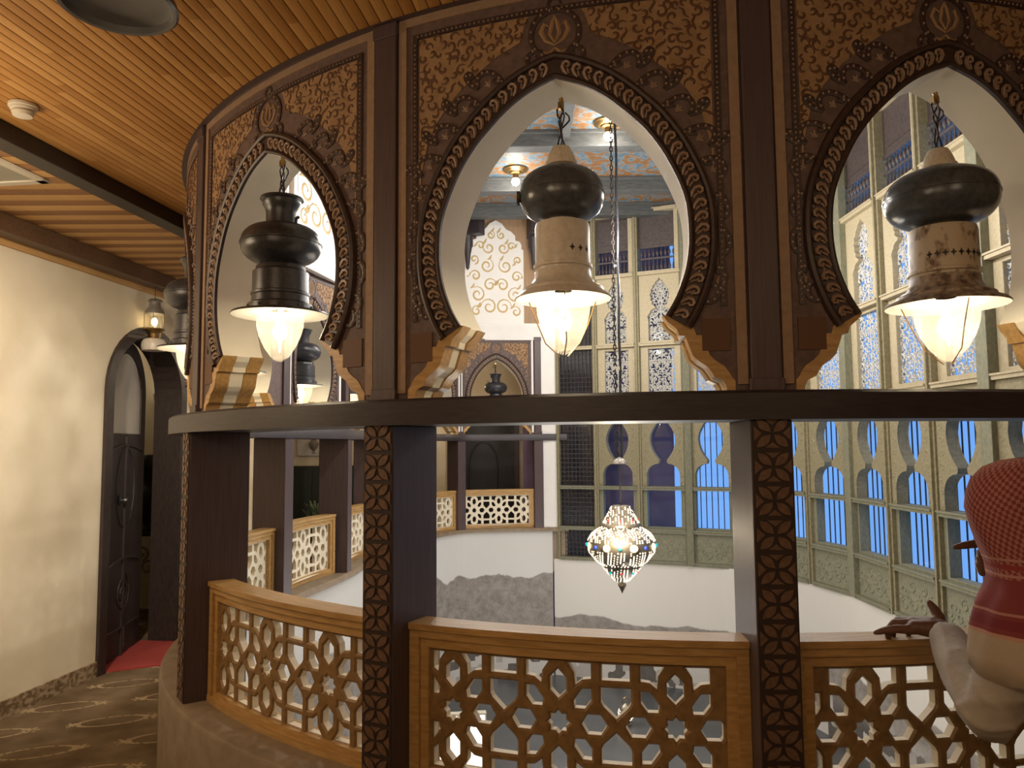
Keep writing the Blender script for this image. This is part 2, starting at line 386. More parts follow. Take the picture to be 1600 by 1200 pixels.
def wall_strip(name, pts, z0, z1, m, thick=.12, s0=0):
    """wall along xy points (atrium on the right-hand side), uv in metres from the floor"""
    mb=MB(); n=len(pts); vs=[];fs=[];S=[s0]
    for i in range(1,n): S.append(S[-1]+(Vector(pts[i])-Vector(pts[i-1])).length)
    for i,p in enumerate(pts):
        a=Vector(pts[max(i-1,0)]);b=Vector(pts[min(i+1,n-1)]); t=(b-a).normalized(); nn=Vector((-t.y,t.x))*thick; q=Vector(p)+nn
        vs += [(p[0],p[1],z0),(p[0],p[1],z1),(q.x,q.y,z1),(q.x,q.y,z0)]
    for i in range(n-1):
        for k in range(4): l=(k+1)%4; fs.append((i*4+k,i*4+l,i*4+4+l,i*4+4+k))
    fs += [(0,1,2,3),((n-1)*4+3,(n-1)*4+2,(n-1)*4+1,(n-1)*4)]
    mb.add(vs,fs); o=mb.build(name,m); me=o.data; uv=me.uv_layers.new(name='UVMap')
    for lp in me.loops:
        v=lp.vertex_index; uv.data[lp.index].uv=(S[v//4], vs[v][2]-LZ)
    return struct(o)
# green window wall line (inner face, seen from the atrium), left to right
GW=[(.80,13.82),(1.47,13.58),(2.17,13.27),(2.92,12.93),(3.62,12.55),(3.98,11.95),(4.27,11.2),(4.47,10.25),(4.47,9.2),(4.47,8.2),(4.47,7.2),(4.47,6.2),(4.47,5.2)]

# ---- floors
def flat(name, poly, z, m, up=True, th=.12):
    vs,fs=plate([tuple(p) for p in poly],[],-th/2,th/2); mb=MB(); mb.add([(x,zz,y-th/2 if up else y+th/2) for (x,y,zz) in vs],fs)
    o=mb.build(name,m); o.location.z=z; return struct(o)
ring_in=[tuple(off(i,.10)) for i in range(len(path))]
xr,yb=5.9,-2.6
gal_poly=[(-6.6,yb),(xr,yb),(xr,5.0)]+ring_in+[(.95,16.6),(-6.6,16.6)]
# carpet: brown ground with pale oval medallions and spots
def carpet():
    m,nt,b=new_mat('brown_patterned_carpet'); b.inputs['Roughness'].default_value=.95; b.inputs['Specular IOR Level'].default_value=.1
    tc=N(nt,'ShaderNodeTexCoord'); 
    nz=N(nt,'ShaderNodeTexNoise'); nz.inputs['Scale'].default_value=3; nz.inputs['Detail'].default_value=8; nt.links.new(tc.outputs['Object'],nz.inputs['Vector'])
    r=N(nt,'ShaderNodeValToRGB'); e=r.color_ramp.elements; e[0].position=.35; e[1].position=.7; e[0].color=(.125,.085,.048,1); e[1].color=(.22,.16,.10,1); nt.links.new(nz.outputs[0],r.inputs[0])
    mp=N(nt,'ShaderNodeMapping'); mp.inputs['Rotation'].default_value=(0,0,-.35); nt.links.new(tc.outputs['Object'],mp.inputs[0])
    sp=N(nt,'ShaderNodeSeparateXYZ'); nt.links.new(mp.outputs[0],sp.inputs[0])
    def mth(op,a,bv=None,c=None):
        n=N(nt,'ShaderNodeMath',operation=op)
        for k,v in enumerate((a,bv,c)):
            if v is None: continue
            if isinstance(v,(int,float)): n.inputs[k].default_value=v
            else: nt.links.new(v,n.inputs[k])
        return n.outputs[0]
    row=mth('FLOOR',mth('DIVIDE',sp.outputs[1],.52)); shift=mth('MULTIPLY',mth('MODULO',row,2),.42)
    fx=mth('SUBTRACT',mth('MODULO',mth('ADD',mth('ADD',sp.outputs[0],shift),84),.84),.42)
    fy=mth('SUBTRACT',mth('MODULO',mth('ADD',sp.outputs[1],52),.52),.26)
    d=mth('SQRT',mth('ADD',mth('POWER',mth('DIVIDE',fx,.25),2),mth('POWER',mth('DIVIDE',fy,.10),2)))
    ringm=mth('LESS_THAN',mth('ABSOLUTE',mth('SUBTRACT',d,1)),.09)
    ax=mth('SUBTRACT',mth('ABSOLUTE',fx),.28); st=mth('SQRT',mth('ADD',mth('POWER',ax,2),mth('POWER',fy,2)))
    an=mth('ARCTAN2',fy,ax); star=mth('LESS_THAN',st,mth('MULTIPLY_ADD',mth('COSINE',mth('MULTIPLY',an,6)),.02,.045))
    n3=N(nt,'ShaderNodeTexNoise'); n3.inputs['Scale'].default_value=25; nt.links.new(tc.outputs['Object'],n3.inputs['Vector'])
    msk=mth('MULTIPLY',mth('MAXIMUM',ringm,star),mth('GREATER_THAN',n3.outputs[0],.42))
    mx=N(nt,'ShaderNodeMix',data_type='RGBA'); nt.links.new(mth('MULTIPLY',msk,.75),mx.inputs['Factor']); nt.links.new(r.outputs[0],mx.inputs['A']); mx.inputs['B'].default_value=(.46,.36,.22,1)
    nt.links.new(mx.outputs['Result'],b.inputs['Base Color'])
    n4=N(nt,'ShaderNodeTexNoise'); n4.inputs['Scale'].default_value=220; nt.links.new(tc.outputs['Object'],n4.inputs['Vector'])
    bp=N(nt,'ShaderNodeBump'); bp.inputs['Strength'].default_value=.3; bp.inputs['Distance'].default_value=.01; nt.links.new(n4.outputs[0],bp.inputs['Height']); nt.links.new(bp.outputs[0],b.inputs['Normal'])
    return m
M_carpet=carpet()
flat('floor',gal_poly,FZ,M_carpet)
# raised landing by the near side of the screen
plat=[(-.9,yb),(xr,yb),(xr,4.6)]+[tuple(off(i,.17)) for i in range(8,len(path)) if path[i].y<3.9 and path[i].x<4.3 and path[i].x>-1.0]
flat('floor_landing',plat,EYE-1.75,M_carpet,th=.4)
M_slate=pbr('polished_dark_floor',(.055,.06,.065),.28,0,(.075,.08,.085),(1,1,1),2,4)
low=[tuple(off(i,-.30)) for i in range(len(path))]
flat('floor_lower',[(-4,1.5),(6.5,1.5),(6.5,15.5),(-4,15.5)],LZ,M_slate)

# ---- atrium walls below the gallery: photographic murals
M_mur1=mural('mural_mountain_left',1.75,1.0,town=.50,slope=.0)
M_mur2=mural('mural_plain_right',1.0,.55,sky=(.66,.64,.60),town=.45)
inner=[p for p in [tuple(off(i,-.28)) for i in range(len(path))] if not (p[1]>12 and p[0]>.70)]
wall_strip('wall_atrium_left',inner,LZ,KZ-.065,M_mur1)
gpts=[(.72,13.84)]+GW[1:]
gp2=[]
for i in range(len(gpts)-1):
    a,b=Vector(gpts[i]),Vector(gpts[i+1])
    for k in range(3): gp2.append(tuple(a.lerp(b,k/3)))
gp2.append(GW[-1])
for _ in range(3):
    gp2=[gp2[0]]+[tuple((Vector(gp2[i-1])+Vector(gp2[i])*2+Vector(gp2[i+1]))/4) for i in range(1,len(gp2)-1)]+[gp2[-1]]
wall_strip('wall_atrium_right',gp2,LZ,EYE-2.0,M_mur2,s0=20)

# ---- kerb under posts, upper walls above the arches
sweep('wall_kerb',[(.10,-.06),(.10,KZ-.03),(.085,KZ-.008),(.05,KZ),(-.30,KZ),(-.33,KZ-.03),(-.33,KZ-.06),(-.25,KZ-.06),(-.25,-.06)],M_kerb,kind='structure')
sweep('wall_upper',[(-.02,CZ+.02),(-.02,UZ),(-.2,UZ),(-.2,CZ+.02)],M_plank,kind='structure')
sweep('trim_band',[(-.2,EYE+1.90),(-.2,EYE+2.2),(-.27,EYE+2.2),(-.27,EYE+2.14),(-.245,EYE+2.1),(-.245,EYE+1.90)],M_white,kind='structure')

# ---- left wall with arched doorway
def wall_piece(name, a, b, z0, z1, m, th=.25, holes=None):
    a=Vector(a);b=Vector(b);L=(b-a).length;t=(b-a)/L
    vs,fs=plate([(0,z0),(L,z0),(L,z1),(0,z1)],holes or [],0,th); mb=MB()
    n=Vector((-t.y,t.x)); mb.add([(a.x+t.x*x+n.x*y,a.y+t.y*x+n.y*y,z) for x,y,z in vs],fs)
    return struct(mb.build(name,m))
A=(wl(yb),yb); B=(wl(10.8),10.8)
yd0,yd1=7.60,8.80; s0=(yd0-yb)/WD.y; s1=(yd1-yb)/WD.y; hw=(s1-s0)/2; sm=(s0+s1)/2; spz=EYE+1.186-hw
L_=(Vector(B)-Vector(A)).length
outl=[(0,-.06),(s0-.04,-.06),(s0-.04,spz)]+arc(sm,spz,hw+.04,180,0,20)[1:]+[(s1+.04,-.06),(L_,-.06),(L_,EYE+1.95),(0,EYE+1.95)]
vs,fs=plate(outl,[],0,.30); mb=MB(); t=WD; n=Vector((-t.y,t.x))
def WL(s,d,z): return (A[0]+t.x*s+n.x*d, A[1]+t.y*s+n.y*d, z)
mb.add([WL(x,y,z) for x,y,z in vs],fs); struct(mb.build('wall_left',M_wall))
M_marble=pbr('brown_marble',(.16,.105,.06),.35,0,(.40,.31,.20),(6,6,9),3,9,lo=.42,hi=.6)
mb=MB(); mb.add([WL(x,y,z) for x,y,z in [(0,-.02,0),(0,-.02,.14),(0,0.0,.14),(0,0.0,0),(s0-.1,-.02,0),(s0-.1,-.02,.14),(s0-.1,0.0,.14),(s0-.1,0.0,0)]],[(0,1,2,3),(4,7,6,5),(0,4,5,1),(1,5,6,2),(2,6,7,3),(3,7,4,0)])
struct(mb.build('baseboard_left',M_marble))
wall_piece('wall_return',(wl(10.8),10.8),(-6.6,10.85),-.06,EYE+1.95,M_wall,.2)
wall_piece('wall_left_far',(-6.4,10.8),(-6.4,16.6),-.06,CZ+.1,M_wall,.2)
wall_piece('wall_far',(-6.6,16.4),(1.1,16.4),-.06,CZ+.1,M_wall,.2)
wall_piece('wall_far_return',(.95,16.5),(.95,14.10),-.06,CZ+.1,M_wall,.12)
wall_piece('wall_right',(xr,5.0),(xr,yb),-.06,CZ+.1,M_wall,.2)
wall_piece('wall_behind',(xr,yb),(-6.6,yb),-.06,CZ+.1,M_wall,.2)
wall_piece('wall_right_end',(4.35,4.88),(xr,5.0),-.06,CZ+.1,M_wall,.15)
wall_piece('wall_room_side',(-6.6,5.2),(wl(5.2)-.3,5.2),-.06,EYE+1.95,M_wall,.15)
wall_piece('wall_room_back',(-6.4,5.2),(-6.4,10.8),-.06,EYE+1.95,pbr('pale_room_wall',(.60,.52,.30),.8),.15)
# plain closing wall right of the third arch (outside the picture)
sweep('wall_screen_end',[(0,KZ),(0,CZ),(-.2,CZ),(-.2,KZ)],M_paint,kind='structure',i1=25)
# white end pillar next to the green windows
mb=MB(); mb.obox((.66,13.95,(EYE-1.45+UZ)/2),(.14,.12,(UZ-EYE+1.45)/2),((1,0,0),(0,1,0),(0,0,1))); struct(mb.build('wall_pillar',M_white,bev=.006))

# ---- door frame and the half-open leaf
fr=[(s0-.11,0),(s0+.0,0),(s0+.0,spz)]+arc(sm,spz,hw,180,0,20)[1:]+[(s1,0),(s1+.11,0),(s1+.11,spz)]+arc(sm,spz,hw+.11,0,180,20)[1:]
vs,fs=plate(fr,[],-.035,.30); mb=MB(); mb.add([WL(x,y,z) for x,y,z in vs],fs)
dj=struct(mb.build('door_frame',M_door)); dj.name='trim_doorway'
dr=empty('door_1'); tag(dr,kind='structure'); h=Vector(WL(s0+.02,.06,0)); dr.location=h; dr.rotation_euler.z=atan2(t.y,t.x)+radians(15)
dw=2*hw-.06; dl=MB()
oc=[(0,.02),(dw,.02),(dw,spz)]+arc(dw/2,spz,dw/2,0,180,20)[1:]
gl=[(.14,spz-.42),(dw-.14,spz-.42),(dw-.14,spz)]+arc(dw/2,spz,dw/2-.14,0,180,16)[1:]
vs,fs=plate(oc,[gl],0,.05); dl.add(vs,fs); leaf=dl.build('door_leaf',M_door,dr)
g=MB(); vs,fs=plate(gl,[],.018,.03); g.add(vs,fs); g.build('speckled_pane',M_frost,dr)
rl=MB()
for (a,b,c,d) in ((.12,dw-.12,.30,.34),(.12,dw-.12,.95,1.0),(.1,dw-.1,spz-.60,spz-.54)):
    rl.tube([(a+(b-a)*i/10,-.004,c+.06*sin(pi*i/10)*(1 if c>.5 else 0)) for i in range(11)],.018,6)
rl.tube([(dw/2+.26*cos(q*pi/12),-.002,1.75+.42*sin(q*pi/12)) for q in range(24)],.012,6,closed=True)
rl.tube([(x,-.004,z) for x,z in spiral(dw/2,.66,.03,.2,0,2.2,30)],.012,5)
rl.tube([(dw*.5+ .03,-.004,.1),(dw*.5+.03,-.004,.3)],.03,6)
rl.box(dw/2-.025,dw/2+.025,-.02,.07,.02,spz-.45); rl.build('carved_moulding',M_door,dr)
kn=MB(); kn.lathe([(.045,0),(.05,.012),(.02,.02),(.018,.05),(.035,.06),(.03,.085),(.001,.09)],12); kn.build('knocker',M_iron,leaf,fn=lambda x,y,z:(dw*.35+x,-.004-z,1.62+y))
# red carpet running through the door
mb=MB(); a=Vector(WL(s0-.0,-.75,0)); pts=[WL(s0+.02,-.02,0),WL(s0+.30,-.42,0),WL(s0+.75,-.85,0),WL(s1+.3,-1.0,0),WL(s1+.3,-.3,0),WL(s1-.02,-.02,0),WL(s1-.02,2.0,0),WL(s0+.02,2.0,0)]
vs,fs=plate([(p[0],p[1]) for p in pts],[],.0,.012); mb.add([(x,z,y+.001) for x,y,z in vs],fs)
tag(mb.build('red_carpet',M_red),'red carpet runner laid through the arched doorway at the left','carpet')

# ---- gallery ceiling of narrow wood slats
def slat_mat(name,c1,c2,c3):
    m,nt,b=new_mat(name); b.inputs['Roughness'].default_value=.58; b.inputs['Specular IOR Level'].default_value=.3
    ge=N(nt,'ShaderNodeNewGeometry'); tc=N(nt,'ShaderNodeTexCoord'); mp=N(nt,'ShaderNodeMapping'); mp.inputs['Scale'].default_value=(40,2.5,40); mp.inputs['Rotation'].default_value=(0,0,.125)
    nt.links.new(tc.outputs['Object'],mp.inputs[0]); nz=N(nt,'ShaderNodeTexNoise'); nz.inputs['Scale'].default_value=1.2; nz.inputs['Detail'].default_value=6; nt.links.new(mp.outputs[0],nz.inputs['Vector'])
    ad=N(nt,'ShaderNodeMath',operation='MULTIPLY_ADD'); ad.inputs[1].default_value=.55; nt.links.new(ge.outputs['Random Per Island'],ad.inputs[0])
    mu=N(nt,'ShaderNodeMath',operation='MULTIPLY'); mu.inputs[1].default_value=.5; nt.links.new(nz.outputs[0],mu.inputs[0]); nt.links.new(mu.outputs[0],ad.inputs[2])
    r=N(nt,'ShaderNodeValToRGB'); e=r.color_ramp.elements; e[0].position=.15; e[0].color=(*c1,1); e[1].position=.85; e[1].color=(*c3,1); x=r.color_ramp.elements.new(.5); x.color=(*c2,1)
    nt.links.new(ad.outputs[0],r.inputs[0]); nt.links.new(r.outputs[0],b.inputs['Base Color']); return m
M_slat=slat_mat('honey_ceiling_slats',(.36,.165,.040),(.46,.225,.062),(.58,.32,.105))
M_slat2=slat_mat('pale_ceiling_boards',(.50,.29,.11),(.58,.34,.13),(.64,.39,.16))
M_slat3=slat_mat('brown_ceiling_boards',(.26,.125,.05),(.32,.16,.065),(.38,.20,.08))
def slats(name, poly, z, dirv, w, m, lens=(.5,1.3), gap=.002, alt=False):
    d=Vector(dirv).normalized(); e=Vector((d.y,-d.x)); P=[(Vector(p).dot(e),Vector(p).dot(d)) for p in poly]
    lo=min(p[0] for p in P); hi=max(p[0] for p in P); mb=MB(); x=lo+w/2; k=0
    prof=[(-.5,-.005),(-.43,-.008),(-.15,-.0098),(.15,-.0098),(.43,-.008),(.5,-.005)]
    while x<hi:
        ys=[]
        for i in range(len(P)):
            a,b=P[i],P[(i+1)%len(P)]
            if (a[0]-x)*(b[0]-x)<0: ys.append(a[1]+(b[1]-a[1])*(x-a[0])/(b[0]-a[0]))
        ys.sort()
        for j in range(0,len(ys)-1,2):
            y=ys[j]
            while y<ys[j+1]-1e-4:
                y2=min(y+random.uniform(*lens),ys[j+1]); vs=[]
                for yy in (y,y2):
                    for (px,pz) in prof:
                        q=e*(x+px*(w-gap))+d*yy; vs.append((q.x,q.y,z+pz))
                n=len(prof); mb.mi=k%2 if alt else 0; mb.add(vs,[(i,i+1,n+i+1,n+i) for i in range(n-1)]+[tuple(range(n)),tuple(range(2*n-1,n-1,-1))])
                y=y2
        x+=w; k+=1
    return struct(mb.build(name,m))
def b1(y): return -3.03+.13*(y-4.41)                # face of the black ceiling beam
main=[(b1(yb),yb),(xr,yb),(xr,5.0)]+[tuple(off(i,-.16)) for i in range(len(path)) if i<110]+[(b1(9.1),9.1)]
slats('ceiling',main,CZ,(.13,1),.062,M_slat)
strip=[(b1(yb)-.1,yb),(b1(9.1)-.1,9.1),(-2.36,9.2),(-2.28,10.9),(wl(10.9),10.9),(wl(yb),yb)]
slats('ceiling_strip',strip,EYE+1.87,(1,.02),.125,[M_slat2,M_slat3],lens=(3,3.1),alt=True)
deck_poly=[(-6.6,yb),(xr,yb),(xr,5.0)]+[tuple(off(i,-.15)) for i in range(len(path))]+[(.95,16.6),(-6.6,16.6)]
flat('ceiling_deck',deck_poly,CZ+.012,M_cbeamk,up=False,th=.1)
far_c=[(-6.6,10.7)]+[tuple(off(i,-.16)) for i in range(len(path)) if i>109]+[(.95,16.6),(-6.6,16.6)]
slats('ceiling_far',far_c,CZ-.02,(1,.02),.09,M_slat2,lens=(2,3))
def beam_along(name, fx, y0, y1, w, z0, z1, m):
    mb=MB(); vs=[]
    for y in (y0,y1):
        x=fx(y); vs += [(x,y,z0),(x-w,y,z0),(x-w,y,z1),(x,y,z1)]
    mb.add(vs,[(0,1,2,3),(7,6,5,4),(0,4,5,1),(1,5,6,2),(2,6,7,3),(3,7,4,0)]); return mb.build(name,m,bev=.006)
tag(beam_along('ceiling_beam',b1,yb+.02,9.2,.16,EYE+1.85,CZ,[M_cbeamk]),'black ceiling beam between the two fields of wooden slats','beam')
def b2(y): return wl(y)+.20
tag(beam_along('ceiling_beam',b2,yb+.02,10.7,.15,EYE+1.71,EYE+1.86,M_cbeam),'brown ceiling beam running close along the left wall','beam')
beam_along('trim_fascia',lambda y:wl(y)+.03,yb+.02,10.7,.03,EYE+1.66,EYE+1.87,M_slat2)['kind']='structure'
# ================================================================ one bay of the screen: posts, rails, arched panel, lamp
BT=EYE+.207                                         # top of the ledge beam
OPEN=[(.68,.207),(.676,.23),(.665,.25),(.632,.265),(.621,.285),(.604,.308),(.571,.33),(.549,.353),(.536,.39),(.521,.433),(.498,.434),(.49,.461),(.455,.49),(.435,.518)]
ARCH=catmull([(.435,.518),(.48,.597),(.521,.718),(.534,.854),(.518,1.006),(.45,1.17),(.375,1.285),(.30,1.365),(.21,1.445),(.115,1.505),(.0,1.552)],5)
HB=.7585                                             # half bay along the arc
WN=-.23                                             # inner face of the screen wall
def side(mb, pts_rows, n, ucols, z_rows=None): pass
def screen_wall():
    mb=MB(); rows=OPEN+ARCH[1:]; top=1.957
    def grid(rr, n, nc=6):
        for sg in (-1,1):
            vs=[];fs=[]
            for (w,z) in rr:
                for j in range(nc+1): vs.append((sg*(w+(HB-w)*j/nc),n,z))
            for i in range(len(rr)-1):
                for j in range(nc):
                    a=i*(nc+1)+j; fs.append((a,a+1,a+nc+2,a+nc+1))
            mb.add(vs,fs)
    up=[(0,1.552),(0,1.66),(0,1.8),(0,top)]
    for n in (0,WN):
        mb.mi=0; grid(rows,n); grid(up,n,8)
    mb.mi=1                                          # cream soffit
    for sg in (-1,1):
        vs=[];fs=[]
        for (w,z) in rows: vs += [(sg*w,0,z),(sg*w,WN,z)]
        for i in range(len(rows)-1): fs.append((2*i,2*i+1,2*i+3,2*i+2))
        mb.add(vs,fs)
    return mb
def soff(side):                                      # outline of the opening, left foot of the arch to right foot
    L=[(-w,z) for w,z in ARCH]; return L+[(w,z) for w,z in reversed(ARCH[:-1])]
AP=soff(0); 
def anorm(i):
    a=AP[max(i-1,0)];b=AP[min(i+1,len(AP)-1)];dx,dz=b[0]-a[0],b[1]-a[1];L=hypot(dx,dz); return (-dz/L,dx/L)
AN=[anorm(i) for i in range(len(AP))]
SL=[0]
for i in range(1,len(AP)): SL.append(SL[-1]+hypot(AP[i][0]-AP[i-1][0],AP[i][1]-AP[i-1][1]))
def at_s(s,d=0):                                     # point at arc length s, offset d from the opening, with tangent and normal
    s=min(max(s,0),SL[-1]-1e-6); i=max(k for k in range(len(SL)) if SL[k]<=s); i=min(i,len(AP)-2)
    t=(s-SL[i])/(SL[i+1]-SL[i]); p=(AP[i][0]+(AP[i+1][0]-AP[i][0])*t,AP[i][1]+(AP[i+1][1]-AP[i][1])*t)
    n=(AN[i][0]+(AN[i+1][0]-AN[i][0])*t,AN[i][1]+(AN[i+1][1]-AN[i][1])*t); L=hypot(*n); n=(n[0]/L,n[1]/L)
    return (p[0]+n[0]*d,p[1]+n[1]*d),(n[1],-n[0]),n
def moulding():
    """rolled band with a row of curled leaves round the opening"""
    mb=MB(); prof=[(0,0),(0,.016),(.010,.022),(.020,.016),(.024,.008),(.082,.008),(.088,.022),(.098,.028),(.110,.022),(.116,0)]
    vs=[];fs=[];n=len(prof)
    for i in range(len(AP)):
        for (d,h) in prof: vs.append((AP[i][0]+AN[i][0]*d,h,AP[i][1]+AN[i][1]*d))
    for i in range(len(AP)-1):
        for k in range(n-1): fs.append((i*n+k,i*n+k+1,(i+1)*n+k+1,(i+1)*n+k))
    mb.add(vs,fs); mb.mi=1
    half=SL[-1]/2; cnt=27
    for sg in (-1,1):
        for k in range(cnt):
            s=half+sg*(half-.02)*(k+.55)/cnt; (px,pz),t,nn=at_s(s,0); t=(t[0]*sg,t[1]*sg)
            loc=[(.020,.026),(.004,.034),(-.010,.050),(-.010,.066),(.000,.076),(.012,.074),(.016,.064),(.010,.056),(.002,.060)]
            pts=[(px+t[0]*a+nn[0]*b,.012+.006*sin(i/8*pi),pz+t[1]*a+nn[1]*b) for i,(a,b) in enumerate(loc)]
            mb.tube(pts,[.004,.008,.009,.009,.008,.007,.007,.006,.004],5)
            pts=[(px+t[0]*a+nn[0]*b,.012,pz+t[1]*a+nn[1]*b) for (a,b) in [(.026,.032),(.016,.044),(.012,.054)]]
            mb.tube(pts,[.004,.006,.003],5)
    return mb
def scallops():
    """hooked lobes with pearl beads round the arch, big curl at the feet, medallion on top"""
    mb=MB(); half=SL[-1]/2
    def hook(path2,w=.026,beads=True):
        mb.mi=0; n=len(path2)
        mb.tube([(x,.003,z) for x,z in path2],[w/2*(.80+.25*sin(pi*i/(n-1))) for i in range(n)],6,up=(0,1,0),flat=.38)
        if beads:
            mb.mi=1; d=0
            for i in range(1,n):
                d+=hypot(path2[i][0]-path2[i-1][0],path2[i][1]-path2[i-1][1])
                if d>.024: mb.ball((path2[i][0],.0065,path2[i][1]),.0068,5,3); d=0
    ND=8; sp=(half-.30)/ND
    for sg in (-1,1):
        for k in range(ND):
            s=half+sg*(.17+sp*(k+.5)); (px,pz),t,nn=at_s(s,.122); t=(t[0]*sg,t[1]*sg); q=sp/.17; 
            lim=1.2 if k<4 else (.9 if k<5 else .48)
            loc=[(.075,.012),(.045,.022),(.040,.042),(.060,.055),(.080,.040),(.084,.015)]
            big=arc(0,.008,.072,-10,150,10)
            curl=[(a*1.0,b) for a,b in [(.03,.03),(.028,.012),(.046,.006),(.060,.018)]]
            hk=[(-.062,.045),(-.082,.080),(-.075,.110),(-.055,.118),(-.046,.100),(-.058,.090)]
            P1=[(.036,.028),(.048,.010),(.066,.010)]+[(a,b) for a,b in big]
            f=lambda a,b:(px+t[0]*a*q+nn[0]*b*lim, pz+t[1]*a*q+nn[1]*b*lim)
            hook(catmull([f(-a,b) for a,b in P1],2)); 
            if k<4: hook(catmull([f(-a,b) for a,b in hk],3),.030)
            mb.mi=1                                   # little lily inside each lobe
            for ang in (-.7,0,.7): 
                ribbon(mb,[f(0,.015),f(.012*ang,.030),f(.034*ang,.045-.012*abs(ang))],.003,.014,True,.004)
        # foot curl
        c=(sg*.600,.60); pts=[(c[0]+sg*(r*cos(a)),c[1]+r*sin(a)) for r,a in [(.012+.050*i/22, 1.2+i*.40) for i in range(23)]]
        tail=[(sg*.572,.72),(sg*.612,.80),(sg*.632,.88),(sg*.628,.97)]
        hook(catmull(pts[::1]+[(sg*.548,.655)]+tail,2) if False else catmull(pts,2),.026); hook(catmull([(sg*.556,.63),(sg*.572,.69),(sg*.606,.76),(sg*.630,.84),(sg*.622,.92),(sg*.604,.95)],4),.024)
    # crown medallion
    hook([(x,z) for x,z in arc(0,1.752,.105,-58,238,26)],.030)
    for sg in (-1,1): hook([(sg*x,z) for x,z in spiral(.088,1.645,.045,.012,pi*.75,-1.1,14)],.024)
    hook([(x,z) for x,z in arc(0,1.882,.028,0,330,12)],.016,False)
    mb.mi=2
    for sg in (-1,1):
        ribbon(mb,[(0,1.70),(sg*.04,1.725),(sg*.06,1.765),(sg*.045,1.80),(sg*.025,1.785)],.003,.022,True,.005)
        ribbon(mb,[(0,1.71),(sg*.02,1.75),(sg*.012,1.80),(0,1.83)],.003,.02,True,.005)
        ribbon(mb,[(0,1.69),(sg*.025,1.665),(sg*.05,1.675)],.003,.02,True,.005)
    return mb
BND=[(.638,1.13),(.632,1.22),(.60,1.35),(.545,1.45),(.46,1.545),(.36,1.625),(.26,1.69),(.155,1.735),(.13,1.82),(.115,1.845)]
def spandrel():
    mb=MB(); R=random.Random(5)
    for sg in (-1,1):
        vs=[];fs=[];nc=5
        for (w,z) in BND:
            for j in range(nc+1): vs.append((sg*(w+(.642-w)*j/nc),.0025,z))
        for i in range(len(BND)-1):
            for j in range(nc): a=i*(nc+1)+j; fs.append((a,a+1,a+nc+2,a+nc+1))
        mb.mi=0; mb.add(vs,fs); mb.mi=1
        def inside(x,z,m=.02):
            if z<1.16 or z>1.835 or x>.635: return False
            for i in range(len(BND)-1):
                if BND[i][1]<=z<=BND[i+1][1]:
                    t=(z-BND[i][1])/(BND[i+1][1]-BND[i][1]); return x>BND[i][0]+(BND[i+1][0]-BND[i][0])*t+m
            return False
        pts=[]
        for _ in range(4000):
            x,z=R.uniform(.1,.63),R.uniform(1.15,1.84)
            if inside(x,z) and all(hypot(x-a,z-b)>.036 for a,b in pts): pts.append((x,z))
        for (x,z) in pts:
            k=R.random(); r=R.uniform(.014,.024); a=R.uniform(0,2*pi); d=R.choice((-1,1))
            if k<.82: ribbon(mb,[(sg*p,q) for p,q in spiral(x,z,r*1.25,r*.35,a,d*R.uniform(.6,1.0),10)],.0035,.014,True,.0025)
            else: ribbon(mb,[(sg*(x+r*1.4*cos(a)*u+.010*sin(3*u)*sin(a)),z+r*1.4*sin(a)*u) for u in (-1,-.5,0,.5,1)],.0035,.014,True,.0025)
    return mb
def borders():
    mb=MB(); T=1.92
    for sg in (-1,1):
        x0,x1=sorted((sg*.709,sg*.749)); mb.box(x0,x1,0,.010,.235,T,1)
    mb.box(-.749,.749,0,.010,T-.002,T+.040,14)
    return mb
def beadline():
    mb=MB(); z1=1.862
    for sg in (-1,1): mb.mi=0; mb.box(min(sg*.652,sg*.676),max(sg*.652,sg*.676),0,.006,.55,z1)
    mb.box(-.676,.676,0,.006,z1-.012,z1+.012,14); mb.mi=1
    k=int((z1-.57)/.022)
    for sg in (-1,1):
        for i in range(k): mb.ball((sg*.664,.007,.57+.022*i),.0052,4,3)
    for i in range(60): mb.ball((-.65+1.3*i/59,.007,z1),.0052,4,3)
    return mb
def foot_panel(sg):
    mb=MB(); mb.box(min(sg*.575,sg*.685),max(sg*.575,sg*.685),0,.006,.37,.50); return mb
def corbel(sg,n0,n1):
    """moulded bracket lining the foot of the arch"""
    pts=OPEN; back=[(min(w+.055,.70),z) for w,z in pts]
    poly=[(sg*w,z) for w,z in pts]; mb=MB(); vs=[];fs=[]; n=len(pts)
    for (w,z),(w2,_) in zip(pts,back):
        z2=z
        vs += [(sg*(w-.012),n0,z),(sg*(w-.012),n1,z),(sg*w2,n1,z2),(sg*w2,n0,z2)]
    for i in range(n-1):
        for k in range(4): l=(k+1)%4; fs.append((i*4+k,i*4+l,i*4+4+l,i*4+4+k))
    fs += [(0,1,2,3),((n-1)*4+3,(n-1)*4+2,(n-1)*4+1,(n-1)*4)]
    mb.add(vs,fs); return mb
flip=lambda x,y,z:(x,WN-y,z)
zb=.207
ME={}
def get(key,mk,fn=None):
    if key not in ME:
        mb=mk(); me=mb.mesh(key,R0,zb,fn); mi=list(mb.m)
        for p,k in zip(me.polygons,mi): p.material_index=k
        ME[key]=(me,mi)
    return ME[key]
def part(name,key,mk,mats,parent,fn=None,sm=True):
    new=key not in ME; me,mi=get(key,mk,fn)
    if new:
        o=mat_obj(name,me,mats,parent)
        for p,k in zip(me.polygons,mi): p.material_index=k
        if sm: shade(me,35)
    else:
        o=bpy.data.objects.new(name,me); COL.objects.link(o); o.parent=parent
    return o
